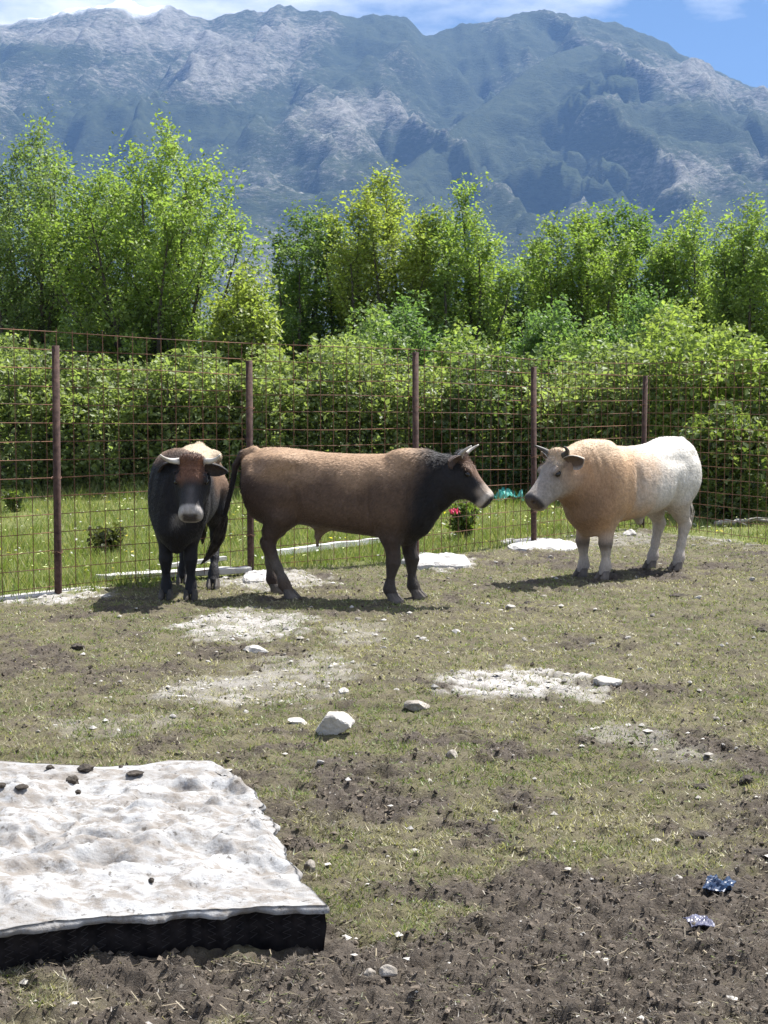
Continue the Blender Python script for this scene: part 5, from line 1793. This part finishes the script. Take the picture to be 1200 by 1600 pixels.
def build_grass():
    rng = np.random.default_rng(8)
    N = 620000
    Y = np.exp(rng.uniform(math.log(3.4), math.log(18.0), N))
    X = rng.uniform(-1, 1, N) * (0.285 * Y + 0.25)
    mud, lime, meadow, n1, n2, n3 = masks(X, Y)
    tuft = fbm2(X * 9, Y * 9, 3, 301)
    p = (1 - 0.25 * mud) * (1 - 0.88 * lime) * (1 - meadow) * (0.22 + 0.78 * sst(0.40, 0.58, tuft))
    inm = (Y < 6.3) & (Y > 4.3) & (X < -0.12 - (Y - 4.4) * 0.27)
    keep = (rng.random(N) < p) & ~inm
    X, Y, mud, n1, tuft = X[keep], Y[keep], mud[keep], n1[keep], tuft[keep]
    n = len(X)
    run = (0.010 + 0.022 * rng.random(n) ** 1.5) * (Y / 5.0) ** 0.25           # how far a trodden blade lies over
    hgt = (0.005 + 0.026 * rng.random(n) ** 2) * (1 - 0.72 * mud)
    wid = 0.0042 * (Y / 5.0) ** 0.65 * (0.6 + 0.8 * rng.random(n))
    q = rng.random(n)
    gm = fbm2(X * 0.9, Y * 0.9, 3, 311)
    green = np.array([0.185, 0.235, 0.075]); olive = np.array([0.30, 0.285, 0.14]); straw = np.array([0.52, 0.47, 0.34]); dirt = np.array([0.165, 0.14, 0.115])
    fg = 0.46 + (gm - 0.5) * 1.3 + (fbm2(X * 5, Y * 5, 3, 321) - 0.5) * 1.4
    col = np.where((q < fg)[:, None], green, np.where((q < fg + 0.34)[:, None], olive, straw))
    dirty = (rng.random(n) < 0.12 + 0.80 * mud)[:, None]
    col = np.where(dirty, dirt, col) * (0.45 + 0.85 * rng.random((n, 1)))
    V, F, C = blades(X, Y, hgt, wid, run / hgt, col, rng)
    o = link('trampled_grass', npmesh('trampled_grass', V, F, False, C), M_GRASS)
    tag(o, 'short worn green and straw coloured grass of the paddock', 'grass', None, 'stuff')
    # meadow behind the fence
    N = 210000
    Y = np.exp(rng.uniform(math.log(10.5), math.log(27), N))
    X = rng.uniform(-1, 1, N) * (0.29 * Y + 0.5)
    mud, lime, meadow, n1, n2, n3 = masks(X, Y)
    keep = rng.random(N) < meadow * (1 - 0.8 * lime) * (0.35 + 0.65 * sst(0.35, 0.6, n1 + 0.1))
    X, Y, n1 = X[keep], Y[keep], n1[keep]
    n = len(X)
    hgt = (0.03 + 0.11 * rng.random(n) ** 1.6) * (0.6 + 0.9 * n1) * (1 + 2.2 * sst(22.3, 24.5, Y) * rng.random(n))
    wid = 0.006 + 0.006 * rng.random(n)
    g = np.array([0.17, 0.225, 0.055])[None] * (0.65 + 0.7 * rng.random((n, 1)))
    d = np.array([0.36, 0.34, 0.16])[None] * (0.7 + 0.5 * rng.random((n, 1)))
    col = np.where(rng.random((n, 1)) < 0.32, d, g)
    V, F, C = blades(X, Y, hgt, wid, 0.2 + 0.7 * rng.random(n), col, rng)
    o = link('meadow_grass', npmesh('meadow_grass', V, F, False, C), M_GRASS)
    tag(o, 'fresh green meadow grass between the fence and the hedge', 'grass', None, 'stuff')
    # white and yellow flower specks in the meadow
    n = 900
    Y = rng.uniform(13, 25, n); X = rng.uniform(-1, 1, n) * (0.27 * Y)
    md = masks(X, Y)[2]
    k = (md > 0.9); X, Y = X[k], Y[k]
    P = np.stack([X, Y, 0.06 + 0.06 * rng.random(len(X))], 1)
    c = np.where(rng.random((len(X), 1)) < 0.75, np.array([[0.75, 0.75, 0.7]]), np.array([[0.6, 0.5, 0.08]]))
    V, F, C = leaf_cards(P, 0.028, rng, c, 2.0)
    o = link('meadow_flowers', npmesh('meadow_flowers', V, F, False, C), M_LEAF)
    tag(o, 'tiny white and yellow flowers dotted through the meadow grass', 'flowers', None, 'stuff')
    # loose straw on the mud
    n = 2200
    Y = np.exp(rng.uniform(math.log(3.6), math.log(9), n)); X = rng.uniform(-1, 1, n) * (0.29 * Y + 0.2)
    z = ground_z(X, Y)
    inm = (Y < 6.3) & (Y > 4.3) & (X < -0.1 - (Y - 4.4) * 0.27)
    X, Y, z = X[~inm], Y[~inm], z[~inm]; n = len(X)
    a = rng.random(n) * math.pi; l = 0.006 + 0.022 * rng.random(n) ** 2; w = 0.0009 + 0.001 * rng.random(n)
    dx_, dy_ = np.cos(a) * l, np.sin(a) * l
    ox, oy = -np.sin(a) * w, np.cos(a) * w
    zz2 = z + 0.007; tl = rng.normal(size=n) * 0.004
    V = np.stack([np.stack([X - dx_ + ox, Y - dy_ + oy, zz2 - tl], 1), np.stack([X - dx_ - ox, Y - dy_ - oy, zz2 - tl], 1), np.stack([X + dx_ - ox, Y + dy_ - oy, zz2 + tl], 1), np.stack([X + dx_ + ox, Y + dy_ + oy, zz2 + tl], 1)], 1).reshape(-1, 3)
    c = np.array([[0.36, 0.30, 0.21]]) * (0.45 + 0.75 * rng.random((n, 1)))
    o = link('loose_straw', npmesh('loose_straw', V, np.arange(4 * n).reshape(-1, 4), False, np.repeat(c, 4, 0)), M_GRASS)
    tag(o, 'dry straw bits trodden into the mud', 'straw', None, 'stuff')
    # crumbs of churned soil
    n = 46000
    Y = np.exp(rng.uniform(math.log(3.6), math.log(15), n)); X = rng.uniform(-1, 1, n) * (0.29 * Y + 0.2)
    mud, lime, meadow, n1, n2, n3 = masks(X, Y)
    k = (rng.random(n) < (0.10 + 0.50 * mud) * (1 - meadow) * (1 - 0.7 * lime)) & ~((Y < 6.3) & (Y > 4.3) & (X < -0.1 - (Y - 4.4) * 0.27))
    X, Y = X[k], Y[k]; n = len(X)
    s = (0.003 + 0.0085 * rng.random(n) ** 2.5) * (Y / 5) ** 0.3
    bv = np.array([(1, 0, 0), (0, 1, 0), (-1, 0, 0), (0, -1, 0), (0, 0, .8), (0, 0, -.8)], float)
    bf = np.array([(0, 1, 4), (1, 2, 4), (2, 3, 4), (3, 0, 4), (1, 0, 5), (2, 1, 5), (3, 2, 5), (0, 3, 5)])
    V = bv[None] * (1 + 0.3 * rng.normal(size=(n, 6, 1))).clip(0.4, 1.7) * s[:, None, None] + rng.normal(size=(n, 6, 3)) * s[:, None, None] * 0.25
    a = rng.random(n) * 6.28; ca, sa = np.cos(a)[:, None], np.sin(a)[:, None]
    V = np.stack([V[..., 0] * ca - V[..., 1] * sa, V[..., 0] * sa + V[..., 1] * ca, V[..., 2]], -1)
    V = V + np.stack([X, Y, ground_z(X, Y) + s * 0.35], 1)[:, None, :]
    c = np.array([[0.15, 0.122, 0.095]]) * (0.4 + 1.0 * rng.random((n, 1)))
    o = link('soil_crumbs', npmesh('soil_crumbs', V.reshape(-1, 3), (bf[None] + 6 * np.arange(n)[:, None, None]).reshape(-1, 3), False, np.repeat(c, 6, 0)), M_CRUMB)
    tag(o, 'brown crumbs of churned soil over the muddy ground', 'soil', None, 'stuff')
    # limestone grit, denser in the pale patches
    n = 60000
    Y = np.exp(rng.uniform(math.log(3.6), math.log(18.5), n)); X = rng.uniform(-1, 1, n) * (0.29 * Y + 0.2)
    mud, lime, meadow, *_ = masks(X, Y)
    k = (rng.random(n) < (0.012 + 0.42 * lime) * (1 - meadow)) & ~((Y < 6.3) & (Y > 4.3) & (X < -0.1 - (Y - 4.4) * 0.27))
    X, Y = X[k], Y[k]; n = len(X)
    s = (0.005 + 0.020 * rng.random(n) ** 3) * (Y / 8) ** 0.4
    bv = bv * np.array([1, 0.85, 0.6])
    jit = 1 + 0.35 * rng.normal(size=(n, 6, 1)).clip(-1, 1)
    V = bv[None] * jit * s[:, None, None]
    a = rng.random(n) * 6.28; ca, sa = np.cos(a)[:, None], np.sin(a)[:, None]
    V = np.stack([V[..., 0] * ca - V[..., 1] * sa, V[..., 0] * sa + V[..., 1] * ca, V[..., 2]], -1)
    V = V + np.stack([X, Y, ground_z(X, Y) + s * 0.25], 1)[:, None, :]
    F = (bf[None] + 6 * np.arange(n)[:, None, None]).reshape(-1, 3)
    o = link('limestone_grit', npmesh('limestone_grit', V.reshape(-1, 3), F), M_GRIT)
    tag(o, 'pale limestone grit strewn over the bare patches', 'gravel', None, 'stuff')
    print('blades', len(C), 'grit', n)


def crumb_mat():
    m, nt, out = mat_new('crumb')
    at = nd(nt, 'ShaderNodeAttribute', attribute_name='Col')
    t = nd(nt, 'ShaderNodeTexCoord')
    n = nd(nt, 'ShaderNodeTexNoise', i_Scale=160.0, i_Detail=4.0); nt.links.new(t.outputs['Object'], n.inputs['Vector'])
    pbr(nt, out, at.outputs['Color'], 0.95, bump(nt, n.outputs['Fac'], 0.6, 0.01), 0.15)
    return m


M_CRUMB = crumb_mat()
M_GRIT = simple_mat('grit', (0.33, 0.30, 0.26), (0.60, 0.57, 0.52), 5, 0.95, 0.2, 0.005)
build_grass()
